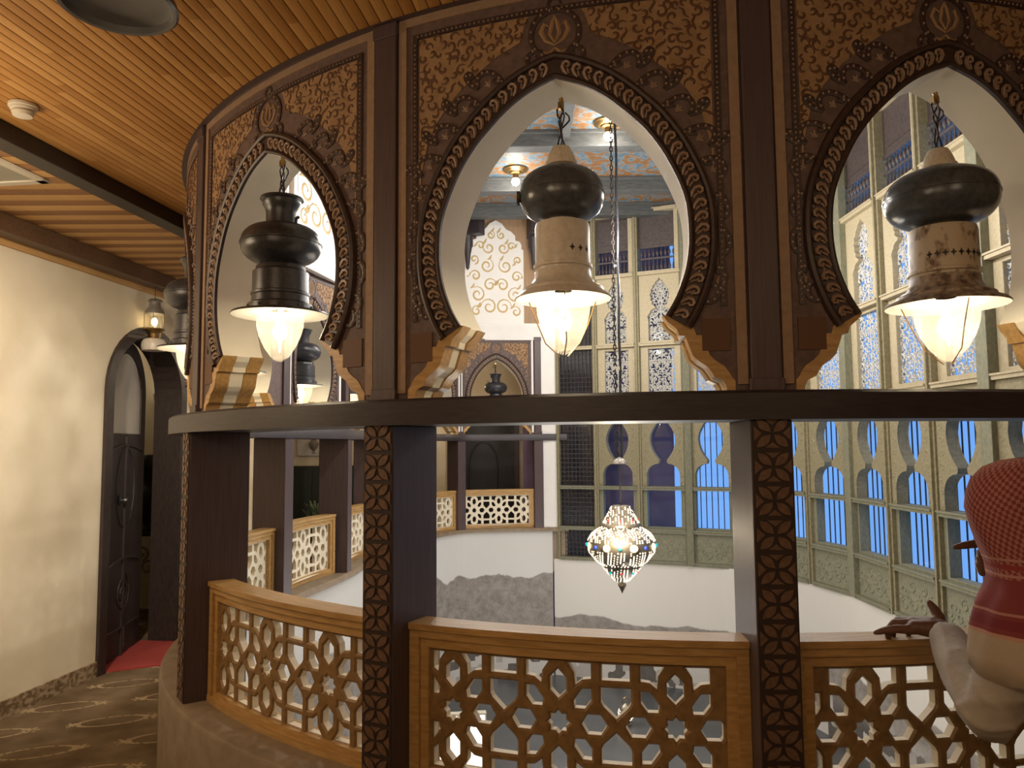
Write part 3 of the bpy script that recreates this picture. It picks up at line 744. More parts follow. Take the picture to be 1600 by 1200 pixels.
def arch_panel(loc, rz, label, outer=True, sx=1):
    r=empty('arched_screen_panel',(loc[0],loc[1],BT),rz,sx); tag(r,label,'arch','arched painted panels round the oval opening')
    part('panel_wall','panel_wall',screen_wall,[M_paint,M_plaster],r,sm=False)
    fn=None if outer else flip; k='o' if outer else 'i'
    part('leaf_moulding','leaf_moulding'+k,moulding,[M_relief,M_leaf],r,fn)
    part('scalloped_relief','scalloped_relief'+k,scallops,[M_relief,M_bead,M_tan],r,fn)
    part('painted_spandrel','painted_spandrel'+k,spandrel,[M_tan,M_curl],r,fn)
    part('border_strip','border_strip'+k,borders,[M_strip if outer else M_white],r,fn)
    part('beaded_line','beaded_line'+k,beadline,[M_relief,M_bead],r,fn)
    for sg in (-1,1):
        b=part('bracket','bracket%d'%sg,lambda:corbel(sg,.004,-.075),[M_oak],r); 
        part('bracket','bracketi%d'%sg,lambda:corbel(sg,WN+.075,WN-.004),[M_oak],r)
        if outer: part('foot_panel','foot_panel%d'%sg,lambda:foot_panel(sg),[M_curl],r)
    return r
# ---- lattice rail
PITCH=.489
def lattice_holes(phase, u0, u1, z0, z1, clip=True):
    P=PITCH; H=[]; zc=(z0+z1)/2; k=1
    def poly(cx, pts): H.append([(cx+x*P, zc+z*P*k) for x,z in pts])
    def petal(cx, ang, dist, hl, hw, cut=.45):
        a=radians(ang); pts=[(dist+hl,0),(dist+hl*cut,hw),(dist-hl*cut,hw),(dist-hl,0),(dist-hl*cut,-hw),(dist+hl*cut,-hw)]
        poly(cx,[(x*cos(a)-y*sin(a),x*sin(a)+y*cos(a)) for x,y in pts])
    lo=int(math.floor((u0-phase)/P))-1; hi=int(math.ceil((u1-phase)/P))+1
    q=.926
    for i in range(lo,hi+1):
        cx=phase+i*P
        poly(cx,[((.098 if j%2==0 else .072)*cos(pi*j/8),(.098 if j%2==0 else .072)*sin(pi*j/8)) for j in range(16)])
        for s_ in (-1,1):
            poly(cx,[(x,s_*z*q) for x,z in ((0,.472),(.070,.40),(.070,.285),(0,.212),(-.070,.285),(-.070,.40))])
            poly(cx,[(s_*x,z) for x,z in ((.203,0),(.255,.080),(.370,.080),(.422,0),(.370,-.080),(.255,-.080))])
            for sz in (-1,1):
                poly(cx,[(s_*x,sz*z*q) for x,z in ((.135,.199),(.21,.307),(.288,.312),(.288,.21),(.233,.135),(.145,.135))])
                poly(cx,[(s_*x,sz*z*q) for x,z in ((.085,.535),(.288,.535),(.288,.400),(.213,.390),(.152,.340),(.142,.45))])
        cx2=cx+P/2
        for sz in (-1,1):
            poly(cx2,[(x,sz*z*q) for x,z in ((-.128,.330),(.128,.330),(.128,.205),(.108,.165),(0,.060),(-.108,.165),(-.128,.205))])
            poly(cx2,[(x,sz*z*q) for x,z in ((-.120,.395),(.120,.395),(.120,.535),(-.120,.535))])
    out=[]
    for h in H:                                      # clip to the frame
        def clipx(p,x,keep):
            r=[]
            for i in range(len(p)):
                a,b=p[i],p[(i+1)%len(p)]; ia,ib=keep(a[0]),keep(b[0])
                if ia: r.append(a)
                if ia!=ib:
                    t=(x-a[0])/(b[0]-a[0]); r.append((x,a[1]+(b[1]-a[1])*t))
            return r
        q=clipx(h,u0+.008,lambda v:v>=u0+.008)
        if q: q=clipx(q,u1-.008,lambda v:v<=u1-.008)
        if len(q)>=3 and max(a[0] for a in q)-min(a[0] for a in q)>.02: out.append(q)
    return out
def lattice_mb(phase):
    u0,u1,z0,z1=-.66,.66,-1.405,-.872
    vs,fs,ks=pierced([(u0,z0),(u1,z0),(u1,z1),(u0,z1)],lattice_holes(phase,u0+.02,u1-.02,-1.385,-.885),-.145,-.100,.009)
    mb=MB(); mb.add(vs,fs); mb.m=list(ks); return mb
def rail_panel(loc, rz, label, phase=-.05, sx=1):
    r=empty('lattice_rail_panel',(loc[0],loc[1],KZ),rz,sx); tag(r,label,'railing','lattice rail panels round the oval opening')
    z=-1.45
    def top():
        mb=MB(); mb.box(-.735,.735,-.20,-.055,-.800,-.773,16); mb.box(-.735,.735,-.19,-.068,-.835,-.800,16); mb.box(-.735,.735,-.18,-.080,-.875,-.835,16); return mb
    def bot():
        mb=MB(); mb.box(-.735,.735,-.19,-.062,-1.45,-1.415,16); mb.box(-.735,.735,-.18,-.080,-1.415,-1.385,16); return mb
    def stile(sg):
        mb=MB(); a,b=sorted((sg*.735,sg*.685)); mb.box(a,b,-.19,-.066,-1.45,-.800); a,b=sorted((sg*.69,sg*.645)); mb.box(a,b,-.18,-.082,-1.415,-.835); return mb
    def mk(key,f,mats):
        if key not in ME:
            mb=f(); me=mb.mesh(key,R0,z); mi=list(mb.m); o=mat_obj(key,me,mats,r)
            for p,k in zip(me.polygons,mi): p.material_index=k
            ME[key]=(me,mi)
        else: o=bpy.data.objects.new(key,ME[key][0]); COL.objects.link(o); o.parent=r
        return o
    mk('top_rail',top,[M_oak]); mk('bottom_rail',bot,[M_oak])
    for sg in (-1,1): mk('stile%+d'%sg,lambda:stile(sg),[M_oak]).name='stile'
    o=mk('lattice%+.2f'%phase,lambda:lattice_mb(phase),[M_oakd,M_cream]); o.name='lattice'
    return r
# ---- posts and pilasters
yflip=lambda x,y,z:(x,-y,z)
def post(loc, rz, label, carved=True):
    r=empty('carved_post',(loc[0],loc[1],KZ),rz); tag(r,label,'post','dark posts standing on the kerb')
    if 'post_shaft' not in ME:
        mb=MB(); mb.box(-.080,.080,-.29,.055,0,EYE+.0925-KZ); o=mb.build('shaft',M_post,r,bev=.004,fn=yflip); ME['post_shaft']=o
        mb=MB(); w,zs=.148,.129; n=12; mb.mi=0; mb.box(-.077,.077,.05,.060,.004,EYE+.09-KZ-.002); mb.mi=1
        for k in range(n):
            z0=.006+k*zs
            for sx in (-1,1):
                for sz in (-1,1):
                    c=(0,z0+zs/2); t=(sx*.062,z0+zs/2+sz*.056); d=(t[0]-c[0],t[1]-c[1]); L=hypot(*d); e=(-d[1]/L,d[0]/L)
                    poly=[]
                    for i in range(7): q=i/6; b=.5-.5*cos(0); poly.append((c[0]+d[0]*(.10+.86*q)+e[0]*.017*sin(pi*q),c[1]+d[1]*(.10+.86*q)+e[1]*.017*sin(pi*q)))
                    for i in range(1,6): q=1-i/6; poly.append((c[0]+d[0]*(.10+.86*q)-e[0]*.017*sin(pi*q),c[1]+d[1]*(.10+.86*q)-e[1]*.017*sin(pi*q)))
                    mb.prism(poly,.058,.066)
            for (p) in (((-.028,.060),(.028,.060),(0,.036)),((-.028,-.060),(.028,-.060),(0,-.036)),((.070,-.030),(.070,.030),(.040,0)),((-.070,-.030),(-.070,.030),(-.040,0))):
                mb.prism([(x,z0+zs/2+z*.92) for x,z in p],.058,.064)
        o2=mb.build('carved_face',[M_ground,M_petal],r,fn=yflip); o2['label']='strip of carved four-petal tiles'; ME['post_face']=o2
    else:
        for k in ('post_shaft','post_face'):
            c=ME[k].copy(); COL.objects.link(c); c.parent=r
    return r
def pilaster(loc, rz, label):
    r=empty('screen_pilaster',(loc[0],loc[1],BT),rz); tag(r,label,'pillar','dark pilasters between the arches')
    if 'pil' not in ME:
        mb=MB(); mb.box(-.060,.060,WN-.02,.022,0,CZ-BT-.014); ME['pil']=mb.build('pilaster_shaft',M_post,r,bev=.005,fn=yflip)
        mb=MB(); mb.box(-.068,.068,WN-.028,.030,0,.05); ME['pilb']=mb.build('pilaster_foot',M_post,r,bev=.004,fn=yflip)
        mb=MB(); mb.box(-.068,.068,WN-.028,.030,CZ-BT-.08,CZ-BT-.014); ME['pilc']=mb.build('pilaster_head',M_post,r,bev=.004,fn=yflip)
    else:
        for k in ('pil','pilb','pilc'):
            c=ME[k].copy(); COL.objects.link(c); c.parent=r
    return r
# ---- ring assembly
ledge=sweep('ledge_beam',[(.085,EYE+.093),(.085,EYE+.195),(.073,EYE+.207),(-.295,EYE+.207),(-.305,EYE+.195),(-.305,EYE+.093)],M_beam,zb=EYE+.093)
ledge.location.z=EYE+.093
tag(ledge,'long dark curved ledge beam running under all the arches','beam')
corn=sweep('trim_cornice',[(.0,CZ-.012),(.0,EYE+1.955),(.028,EYE+1.965),(.045,CZ-.012)],M_post,kind='structure')
PP=[(ringpt(th),radians(th)) for th in TH_POST]+[(Vector(p),atan2(n[0],-n[1])) for p,n in zip(FAR,FARN)]
def rot_of(n): return atan2(n[0],-n[1])
PP=[(p, a if i<6 else rot_of(FARN[i-6])) for i,(p,a) in enumerate(PP)]
PL=['dark carved post hidden behind the man in the checked scarf','dark carved post between the middle rail panel and the man','dark carved post between the left and middle rail panels','dark post at the left end of the nearest left rail panel',
    'dark post just past the left edge of the screen, mostly hidden','wide-looking dark post across the opening, first seen through the left gap','dark post across the opening, second seen through the left gap','dark post across the opening behind the petal-tiled middle post','dark post on the far left side hidden behind the middle post','dark post left of the farthest lattice rail panel','dark post right of the farthest lattice rail panel']
QL=['dark pilaster right of the arch above the man','dark pilaster between the middle arch and the right arch','dark pilaster between the left arch and the middle arch','dark pilaster at the left edge of the left arch',
    'dark pilaster on the turned-away side past the left arch','pale-lit pilaster across the opening nearest behind the left lamp','pilaster across the opening, second behind the left lamp','pilaster on the far left side behind the middle pilaster','pilaster on the far side hidden by the left rim of the middle arch','pilaster left of the small far arch seen under the middle lamp','pilaster right of the small far arch seen under the middle lamp']
for i,(p,a) in enumerate(PP):
    post((p.x,p.y),a,PL[i]); pilaster((p.x,p.y),a,QL[i])
AL=['large arched painted panel above the man at the right','large middle arched painted panel with the cream-necked lamp','large left arched painted panel with the black lamp','arched painted panel turning away at the left edge of the screen',
    'arched panel around the left end of the oval opening','arched panel across the opening behind the left lamp','arched panel on the far left side behind the first ones','arched panel far across, hidden by the pilaster','arched panel before the far corner, left of the smallest arch','smallest arched panel on the far side under the middle lamp']
RL=['oak lattice rail panel under the man\'s hand','oak lattice rail panel in the middle of the foreground','oak lattice rail panel left of the petal-tiled middle post','oak lattice rail panel on the turned-away left end',
    'white lattice rail panel across the opening, nearest of the left row','white lattice rail panel across the opening, second of the left row','white lattice rail panel across the opening, beside the middle post','white lattice rail panel on the far left, hidden by the middle post','narrow-looking white lattice rail panel left of the farthest panel','farthest white lattice rail panel below the black door']
BAYS=[]
for i in range(10):
    (p,a),(q,b)=PP[i],PP[i+1]; ch=(q-p).length
    mid=(p+q)/2; dirv=(p-q).normalized(); rz=atan2(dirv.y,dirv.x); nrm=Vector((dirv.y,-dirv.x))
    full=2*R0*sin(.818/R0); sx=ch/full; sag=R0*(1-cos(.818/R0)); c=mid+nrm*sag
    BAYS.append((c,rz,sx,nrm))
    outer=i<=4
    arch_panel(c,rz,AL[i],outer,sx)
    rail_panel(c,rz,RL[i],(.06,-.046,-.10)[i] if i<3 else -.05,sx)
# ================================================================ hanging station lamps in the arches
def lamp_globe(r, zt, zbm, R, hang):
    g=MB(); H=zt-zbm
    g.lathe([(R*.97,zt),(R,zt-.12*H),(R*.97,zt-.3*H),(R*.84,zt-.52*H),(R*.62,zt-.74*H),(R*.34,zt-.92*H),(R*.12,zt-.99*H),(.002,zbm)],28)
    go=g.build('glass_globe',M_globe,r,smooth=True); go['label']='clear glass globe'
    b=MB(); b.lathe([(.012,zt+.01),(.014,zt-.04),(.034,zt-.085),(.036,zt-.11),(.022,zt-.14),(.001,zt-.15)],12)
    bo=b.build('bulb',M_bulb,r,smooth=True); bo['label']='glowing bulb'
def hang_wire(r, z0, z1, mats=M_wire):
    w=MB(); w.tube([(0,0,z0),(.004,0,z0-.01),(.004,0,z0-.04)],.010,8); w.box(-.012,.012,-.012,.012,z0-.05,z0-.02)
    w.build('hook',M_brass,r)
    w=MB()
    for s in (0,2.1,4.2): w.tube([(.010*cos(s+i*.8)*(1+.8*sin(i)),.010*sin(s+i*.8),z0-.03+(z1-z0+.03)*i/8) for i in range(9)],.0042,5)
    w.tube([(.02+.02*sin(i),.01,z0-.06-.018*i) for i in range(6)],.004,5)
    w.build('twisted_wire',mats,r)
def lamp_cream(loc, rz, label, rust=False, H=0, bulb=True, power=16):
    """tank lamp: porcelain cap, oblate grey tank, cream neck with diamond holes, flared skirt and glass globe; hook at z=0"""
    r=empty('hanging_lamp',loc,rz); tag(r,label,'lamp','old lamps hanging in the arches'); E_=M_rust if rust else M_enam
    z=lambda v:v-1.52
    if rust: tr,tz0,tz1,cr,cz=.222,.93,1.17,.133,.71
    else: tr,tz0,tz1,cr,cz=.184,.965,1.20,.119,.745
    hang_wire(r,0,z(1.29 if not rust else 1.27))
    m=MB(); t=tz1
    m.lathe([(.018,z(t+.10)),(.040,z(t+.095)),(.055,z(t+.065)),(.062,z(t+.045)),(.062,z(t+.03)),(.072,z(t+.028)),(.072,z(t+.012)),(.055,z(t+.008)),(.052,z(t-.012))],24); m.build('porcelain_cap',M_porc,r,smooth=True)
    m=MB(); zc=(tz0+tz1)/2; hh=(tz1-tz0)/2; e=.62
    pr=[(max(tr*(cos(a) if cos(a)>0 else 0)**e,.001) if abs(a)<pi/2-.01 else .001, z(zc+hh*(1 if a>0 else -1)*abs(sin(a))**(.9))) for a in [(-pi/2+pi*i/18) for i in range(19)]]
    m.lathe(pr,36); m.lathe([(tr-.004,z(zc+.012)),(tr+.003,z(zc+.008)),(tr+.003,z(zc-.0)),(tr-.004,z(zc-.004))],36)
    to=m.build('tank',M_irong,r,smooth=True)
    m=MB(); m.lathe([(.03,0),(.032,.012),(.02,.014),(.018,.03)],10); m.build('filler_cap',M_iron,to,fn=lambda x,y,zz:(-tr-.012+zz*1.0 if not rust else tr*.72+x, y, z(zc)-.01+x if not rust else z(zc+hh*.62)+zz))
    m=MB(); m.lathe([(.075,z(tz0+.02)),(.075,z(tz0-.005)),(cr-.004,z(tz0-.012)),(cr,z(tz0-.03)),(cr,z(cz+.03)),(cr+.008,z(cz+.026)),(cr+.008,z(cz+.014)),(cr,z(cz+.01)),(cr-.002,z(cz-.01))],36)
    no=m.build('neck',E_,r,smooth=True)
    m=MB(); nh=3 if not rust else 9
    for k in range(nh):
        a=-pi/2+(.28+.33*k if not rust else -.9+.22*k); zz=z(cz+.082); q=.016
        cx_,cy_=(cr+.001)*cos(a),(cr+.001)*sin(a); tx,ty=-sin(a),cos(a); pts=[(q,0),(q*.3,q*.3),(0,q),(-q*.3,q*.3),(-q,0),(-q*.3,-q*.3),(0,-q),(q*.3,-q*.3)]
        vs=[(cx_+tx*u*.8,cy_+ty*u*.8,zz+v) for u,v in pts]+[(cx_*1.01+tx*u*.8,cy_*1.01+ty*u*.8,zz+v) for u,v in pts]
        m.add(vs,[tuple(range(8)),tuple(range(15,7,-1))]+[(i,i+8,(i+1)%8+8,(i+1)%8) for i in range(8)])
    m.build('vent_hole',M_wire,no); 
    sk=MB(); bz=cz-.115; br=.207 if not rust else .238
    sk.lathe([(cr+.002,z(cz)),(cr+.004,z(cz-.03)),(cr+.02,z(cz-.055)),(cr+.055,z(cz-.075)),(cr+.058,z(cz-.088)),(br-.01,z(bz+.012)),(br,z(bz)),(br-.003,z(bz-.006))],40)
    sk.build('skirt',E_ if not rust else pbr('browned_skirt',(.12,.08,.06),.45,0,(.42,.34,.26),(9,9,9),4),r,smooth=True)
    u=MB(); u.lathe([(br-.003,z(bz-.006)),(br-.012,z(bz+.002)),(.11,z(bz+.02)),(.04,z(bz+.03))],40); u.build('shade_underside',M_shadeU,r,smooth=True)
    lamp_globe(r,z(bz+.004),z(.385 if not rust else .355),.116 if not rust else .127,0)
    w=MB()
    for k in range(3):
        a=2*pi*k/3+.5; w.tube([(.17*cos(a),.17*sin(a),z(bz)),(.124*cos(a),.124*sin(a),z(bz-.11)),(.085*cos(a+.1),.085*sin(a+.1),z(bz-.19)),(.02*cos(a),.02*sin(a),z(bz-.25))],.0028,5)
    w.build('guard_wire',M_brass,r)
    light('lamp_light',(0,0,z(bz-.10)),power*1.5,(1,.86,.68),.035,parent=r)
    return r
def lamp_black(loc, rz, label, pipes=False, power=14, sc=1):
    """black enamel lamp: flared chimney cap, squashed tank, ribbed body, flat shade; hook at z=0"""
    r=empty('hanging_lamp',loc,rz); tag(r,label,'lamp','old lamps hanging in the arches'); z=lambda v:v-1.56
    hang_wire(r,0,z(1.36))
    m=MB(); m.tube([(.02*cos(a),0,z(1.375)+.03*sin(a)) for a in [i*pi/6 for i in range(12)]],.006,6,closed=True); m.build('ring',M_iron,r)
    m=MB(); m.lathe([(.001,z(1.345)),(.05,z(1.345)),(.108,z(1.335)),(.112,z(1.325)),(.100,z(1.315)),(.098,z(1.295)),(.088,z(1.28)),(.080,z(1.25)),(.080,z(1.19))],30); m.build('chimney_cap',M_iron,r,smooth=True)
    m=MB(); tr=.206; zc=1.085; hh=.105
    m.lathe([(max(tr*max(cos(a),0)**.6,.001),z(zc+hh*(1 if a>0 else -1)*abs(sin(a))**.9)) for a in [(-pi/2+pi*i/18) for i in range(19)]],36)
    m.lathe([(tr-.004,z(zc+.01)),(tr+.004,z(zc+.006)),(tr+.004,z(zc-.002)),(tr-.004,z(zc-.006))],36); to=m.build('tank',M_iron,r,smooth=True)
    m=MB(); m.tube([(.13,0,z(zc+.085)),(.13,0,z(zc+.115)),(.15,0,z(zc+.12))],.009,6); m.build('tap',M_iron,to)
    m=MB(); m.lathe([(.10,z(1.0)),(.11,z(.975)),(.125,z(.965)),(.128,z(.945)),(.142,z(.935)),(.143,z(.83)),(.150,z(.825)),(.150,z(.815)),(.144,z(.81)),(.146,z(.775)),(.163,z(.765)),(.165,z(.735))],36)
    for k in range(10): a=2*pi*k/10; m.ball((.165*cos(a),.165*sin(a),z(.75)),.008,5,3)
    m.build('body',M_iron,r,smooth=True)
    if pipes:
        m=MB(); m.tube([(-.10,-.02,z(.99)),(-.24,-.02,z(.985)),(-.30,-.02,z(.985))],.014,8); m.tube([(-.19,-.02,z(.985)),(-.19,-.02,z(.86)),(-.15,-.02,z(.80))],.012,8); m.tube([(-.14,-.02,z(.845)),(-.24,-.02,z(.845))],.018,8); m.ball((-.30,-.02,z(.985)),.026,8,5)
        m.build('valve_pipe',M_iron,r)
    m=MB(); m.lathe([(.160,z(.745)),(.165,z(.738)),(.243,z(.722)),(.247,z(.715)),(.245,z(.711))],40); m.build('shade',M_iron,r,smooth=True)
    u=MB(); u.lathe([(.245,z(.711)),(.160,z(.728)),(.05,z(.735))],40); u.build('shade_underside',M_shadeU,r,smooth=True)
    lamp_globe(r,z(.728),z(.468),.122,0)
    light('lamp_light',(0,0,z(.62)),power*1.5,(1,.87,.70),.035,parent=r)
    return r
def arch_top(th,R,z): p=ringpt(th,R); return (p.x,p.y,EYE+z)
lamp_cream(arch_top(-15.2,3.63,1.52),0,'lamp with smooth grey tank and cream neck hanging in the middle arch',False,power=17)
lamp_black(arch_top(-40.3,3.68,1.535),radians(-40),'black enamel lamp with white flat shade hanging in the left arch',power=17)
lamp_cream(arch_top(10.4,3.63,1.50),0,'lamp with flat dark tank and rust-stained neck in the right arch',True,power=15)
lamp_black((-2.155,5.21,EYE+1.52),radians(-66),'dark lamp with side valve pipes half hidden at the left edge of the screen',True,power=9)
LB=['black lamp hanging at the left end of the oval opening','black lamp with lit globe seen through the left arch below the near lamp','tan-shaded lamp across the opening behind the left bracket','lamp hanging far across, hidden by the pilaster left of the middle arch','lamp in the far arch beside the smallest arch','small dark lamp hanging in the smallest far arch']
for k,i in enumerate(range(4,10)):
    c,rz,sx,nr=BAYS[i]; q=c-nr*.12
    lamp_black((q.x,q.y,EYE+1.52),rz,LB[k],power=8 if i<9 else 5)
# small paraffin lantern hung from the left beam
r=empty('paraffin_lantern',(-3.77,8.05,EYE+1.71)); tag(r,'small cream paraffin lantern with glass chimney hanging before the arched doorway','lantern')
z=lambda v:-v*1.25
m=MB(); m.tube([(0,0,0),(0,0,z(.10))],.004,5); m.tube([(.05*cos(a),0,z(.14)+.04*sin(a)) for a in [pi*i/10 for i in range(11)]],.004,5); m.build('hanging_wire',M_brass,r)
m=MB(); m.lathe([(.001,z(.10)),(.06,z(.11)),(.075,z(.125)),(.055,z(.135)),(.06,z(.17)),(.095,z(.21)),(.100,z(.235))],24); m.build('hood',M_steel,r,smooth=True)
m=MB(); m.lathe([(.096,z(.235)),(.098,z(.28)),(.096,z(.36))],24); m.build('glass_chimney',M_globe,r,smooth=True)
m=MB()
for k in range(5): a=2*pi*k/5; m.tube([(.10*cos(a),.10*sin(a),z(.235)),(.10*cos(a),.10*sin(a),z(.365))],.004,5)
m.lathe([(.101,z(.36)),(.104,z(.37)),(.08,z(.38)),(.06,z(.41)),(.062,z(.425)),(.05,z(.44))],24); m.tube([(-.13,0,z(.415)),(.08,0,z(.415))],.006,6); m.ball((-.13,0,z(.415)),.018,8,4); m.build('burner_frame',M_brass,r,smooth=True)
m=MB(); m.lathe([(.05,z(.44)),(.10,z(.45)),(.120,z(.475)),(.124,z(.51)),(.115,z(.545)),(.001,z(.55))],28); m.build('fuel_bowl',M_enam,r,smooth=True)
m=MB(); m.ball((0,0,z(.30)),.03,10,6,(1,1,1.5)); m.build('bulb',emit('lantern_bulb',(1,.80,.45),9),r,smooth=True)
light('lantern_light',(0,0,z(.30)),2.5,(1,.75,.45),.03,parent=r)
# dark dome lamp close above on the left
r=empty('dome_lamp',(-1.53,2.88,EYE+1.72)); tag(r,'dark dome lamp seen from below at the top left corner','lamp')
m=MB(); m.lathe([(.213,0),(.222,.006),(.218,.03),(.19,.09),(.13,.14),(.06,.165),(.05,.20),(.02,.22)],40); m.build('dome',M_iron,r,smooth=True)
m=MB(); m.lathe([(.213,0),(.20,.003),(.196,.03),(.16,.045),(.001,.05)],40); m.build('dome_underside',pbr('grey_dome_inside',(.13,.125,.12),.5),r,smooth=True)
m=MB(); m.tube([(0,0,.2),(0,0,.25)],.012,8); m.build('stem',M_iron,r)
# smoke detector and vent
p=(-2.77,4.24); r=empty('smoke_detector',(p[0],p[1],CZ-.013)); tag(r,'round white smoke detector on the wooden slat ceiling','smoke detector')
m=MB(); m.lathe([(.075,0),(.075,-.016),(.068,-.02),(.066,-.03),(.001,-.03)][:4]+[(.05,-.036),(.001,-.036)],28); m.build('base',M_vent,r,smooth=True)
m=MB(); m.lathe([(.052,-.036),(.058,-.048),(.05,-.066),(.02,-.074),(.001,-.074)],24)
for k in range(10): a=2*pi*k/10; m.box(.045*cos(a)-.006,.045*cos(a)+.006,.045*sin(a)-.006,.045*sin(a)+.006,-.064,-.04)
m.build('sensor_head',M_vent,r,smooth=True)
r=empty('ceiling_vent',(-3.53,4.95,EYE+1.857),atan2(-.13,1)); tag(r,'white square air vent in the striped slat strip','vent')
m=MB(); 
for (a,b,c,d) in ((-.30,.30,-.30,-.24),(-.30,.30,.24,.30),(-.30,-.24,-.30,.30),(.24,.30,-.30,.30)): m.box(a,b,c,d,-.018,0)
m.build('vent_frame',M_vent,r); m=MB(); m.box(-.24,.24,-.24,.24,-.006,0); m.build('vent_plate',pbr('vent_plate',(.34,.32,.27),.5),r)
# ================================================================ green timber window wall of the atrium
def arabesque(mb, hw, z0, z1, y, seed, inside=None, w=.020, d=.022):
    """dense scrolling tendrils, mirrored about the middle"""
    R=random.Random(seed); pts=[]
    for _ in range(2500):
        x,z=R.uniform(.012,hw-.01),R.uniform(z0+.02,z1-.02)
        if inside and not inside(x,z): continue
        if all(hypot(x-a,z-b)>.058 for a,b in pts): pts.append((x,z))
    for (x,z) in pts:
        a=R.uniform(0,2*pi); t=R.choice((-1,1)); r=.044
        for sg in (-1,1):
            p=[(sg*u,v) for u,v in spiral(x,z,r*1.15,r*.25,a,t*.95,9)]
            mb.tube([(u,y,v) for u,v in p],[w*.30+w*.28*sin(pi*i/9) for i in range(10)],4,up=(0,1,0),flat=.8)
            ribbon(mb,[(sg*(x+r*1.1*cos(a+2.2)),z+r*1.1*sin(a+2.2)),(sg*x,z),(sg*(x+r*cos(a+.9)),z+r*sin(a+.9))],y-d/2,.03,True,d/2)
    mb.tube([(0,y,z0),(.012,y,(z0+z1)/2),(0,y,z1)],w*.4,4)
KEY=[( .205,.94),(.205,1.13)]+[(.205*cos(radians(a)) if False else .06+.145*cos(radians(a)),1.13+.20*sin(radians(a))) for a in range(15,91,15)]+[(.052,1.355),(.050,1.39),(.085,1.45),(.125,1.54),(.150,1.64),(.158,1.74),(.148,1.83),(.118,1.92),(.07,2.02),(.0,2.115)]
def multifoil():
    L=[(.20,3.44),(.20,3.80)]
    L+=[(.215,3.86),(.19,3.905),(.165,3.93),(.16,3.96),(.13,3.985),(.085,4.00),(.075,4.03),(.105,4.05),(.135,4.08),(.13,4.12),(.155,4.15),(.15,4.20),(.165,4.24),(.148,4.28),(.15,4.33),(.12,4.36),(.11,4.40),(.075,4.43),(.06,4.47),(.025,4.49),(0,4.53)]
    return L
MF=multifoil()
KEY=[(x*1.36,z) for x,z in KEY]
def mirror(L): return L+[(-x,z) for x,z in reversed(L[:-1])] if L[-1][0]==0 else L+[(-x,z) for x,z in reversed(L)]
def minside(x,z):
    for i in range(len(MF)-1):
        a,b=MF[i],MF[i+1]
        lo,hi=sorted((a[1],b[1]))
        if lo<=z<=hi and hi>lo:
            t=(z-a[1])/(b[1]-a[1]); return x<a[0]+(b[0]-a[0])*t-.004
    return False
HWU=.40
TR=[-.35,.20,.91,2.25,3.38,4.62,5.75]                # transoms (heights measured with the eye at 1.65)
ZO=EYE-1.65
WM={}
def wpart(name,key,mk,mats,parent,smooth=False):
    if key not in WM:
        mb=mk(); o=mb.build(name,mats,parent,smooth=smooth); WM[key]=o
        b=min(v[2] for v in mb.v)
        return o
    c=WM[key].copy(); COL.objects.link(c); c.parent=parent; c.name=name; return c
# local frame: x along the wall, -y towards the atrium, z absolute (root at z=0 shift)
def w_mull():
    mb=MB()
    for sg in (-1,1):
        a,b=sorted((sg*HWU,sg*(HWU-.045))); mb.box(a,b,-.02,.20,TR[0],TR[-1])
        a,b=sorted((sg*HWU,sg*(HWU-.014))); mb.box(a,b,-.05,.02,TR[0],TR[-1])
    return mb
def w_rail(z,h=.03):
    def f():
        mb=MB(); mb.box(-HWU+.045,HWU-.045,-.035,.18,z-h,z+h); mb.box(-HWU+.045,HWU-.045,-.05,-.03,z+h-.02,z+h); return mb
    return f
def w_base():
    mb=MB(); mb.box(-HWU+.045,HWU-.045,.02,.14,TR[0]+.03,TR[1]-.03)
    R=random.Random(3)
    for sg in (-1,1):
        for (x,z,r,a,t) in ((.09,-.17,.075,0,1.3),(.24,-.02,.075,3,1.3),(.24,-.19,.06,1.5,-1.2),(.09,.03,.06,2,-1.3),(.16,-.10,.05,4,1.1),(.31,-.10,.04,0,1.2),(.03,-.06,.04,1,1)):
            mb.tube([(sg*u,.018,v) for u,v in spiral(x,z-.01,r,r*.2,a,t,16)],[.006+.010*sin(pi*i/16) for i in range(17)],5,up=(0,1,0),flat=.6)
    return mb
def w_key():
    vs,fs=plate([(-HWU+.045,TR[2]+.03),(HWU-.045,TR[2]+.03),(HWU-.045,TR[3]-.03),(-HWU+.045,TR[3]-.03)],[mirror(KEY)],.0,.13,.004); mb=MB(); mb.add(vs,fs)
    for sg in (-1,1):
        for k in range(9):
            z=1.0+.135*k; x=.315 if k<3 else .285
            mb.tube([(sg*u,.0,v) for u,v in spiral(x,z,.036,.010,k*1.3,1.0*(1 if k%2 else -1),10)],[.004+.006*sin(pi*i/10) for i in range(11)],4,up=(0,1,0),flat=.6)
    return mb
def w_case():
    mb=MB()
    for sg in (-1,1):
        a,b=sorted((sg*.292,sg*(HWU-.045))); mb.box(a,b,.03,.15,TR[1]+.03,TR[2]-.03)
        a,b=sorted((sg*.282,sg*.300)); mb.box(a,b,.02,.15,TR[1]+.03,TR[2]-.03)
    mb.box(-.295,.295,.02,.15,TR[1]+.03,TR[1]+.06); return mb
def w_pane(z0,z1,y=.135):
    def f():
        mb=MB(); mb.box(-HWU+.05,HWU-.05,y,y+.006,z0,z1); return mb
    return f
def w_bars():
    mb=MB()
    for x in (-.24,-.145,-.05,.05,.145,.24): mb.tube([(x,.19,TR[1]+.04),(x,.19,TR[3]-.1)],.0085,6)
    mb.box(-.29,.29,.182,.20,TR[2]-.02,TR[2]+.0); return mb
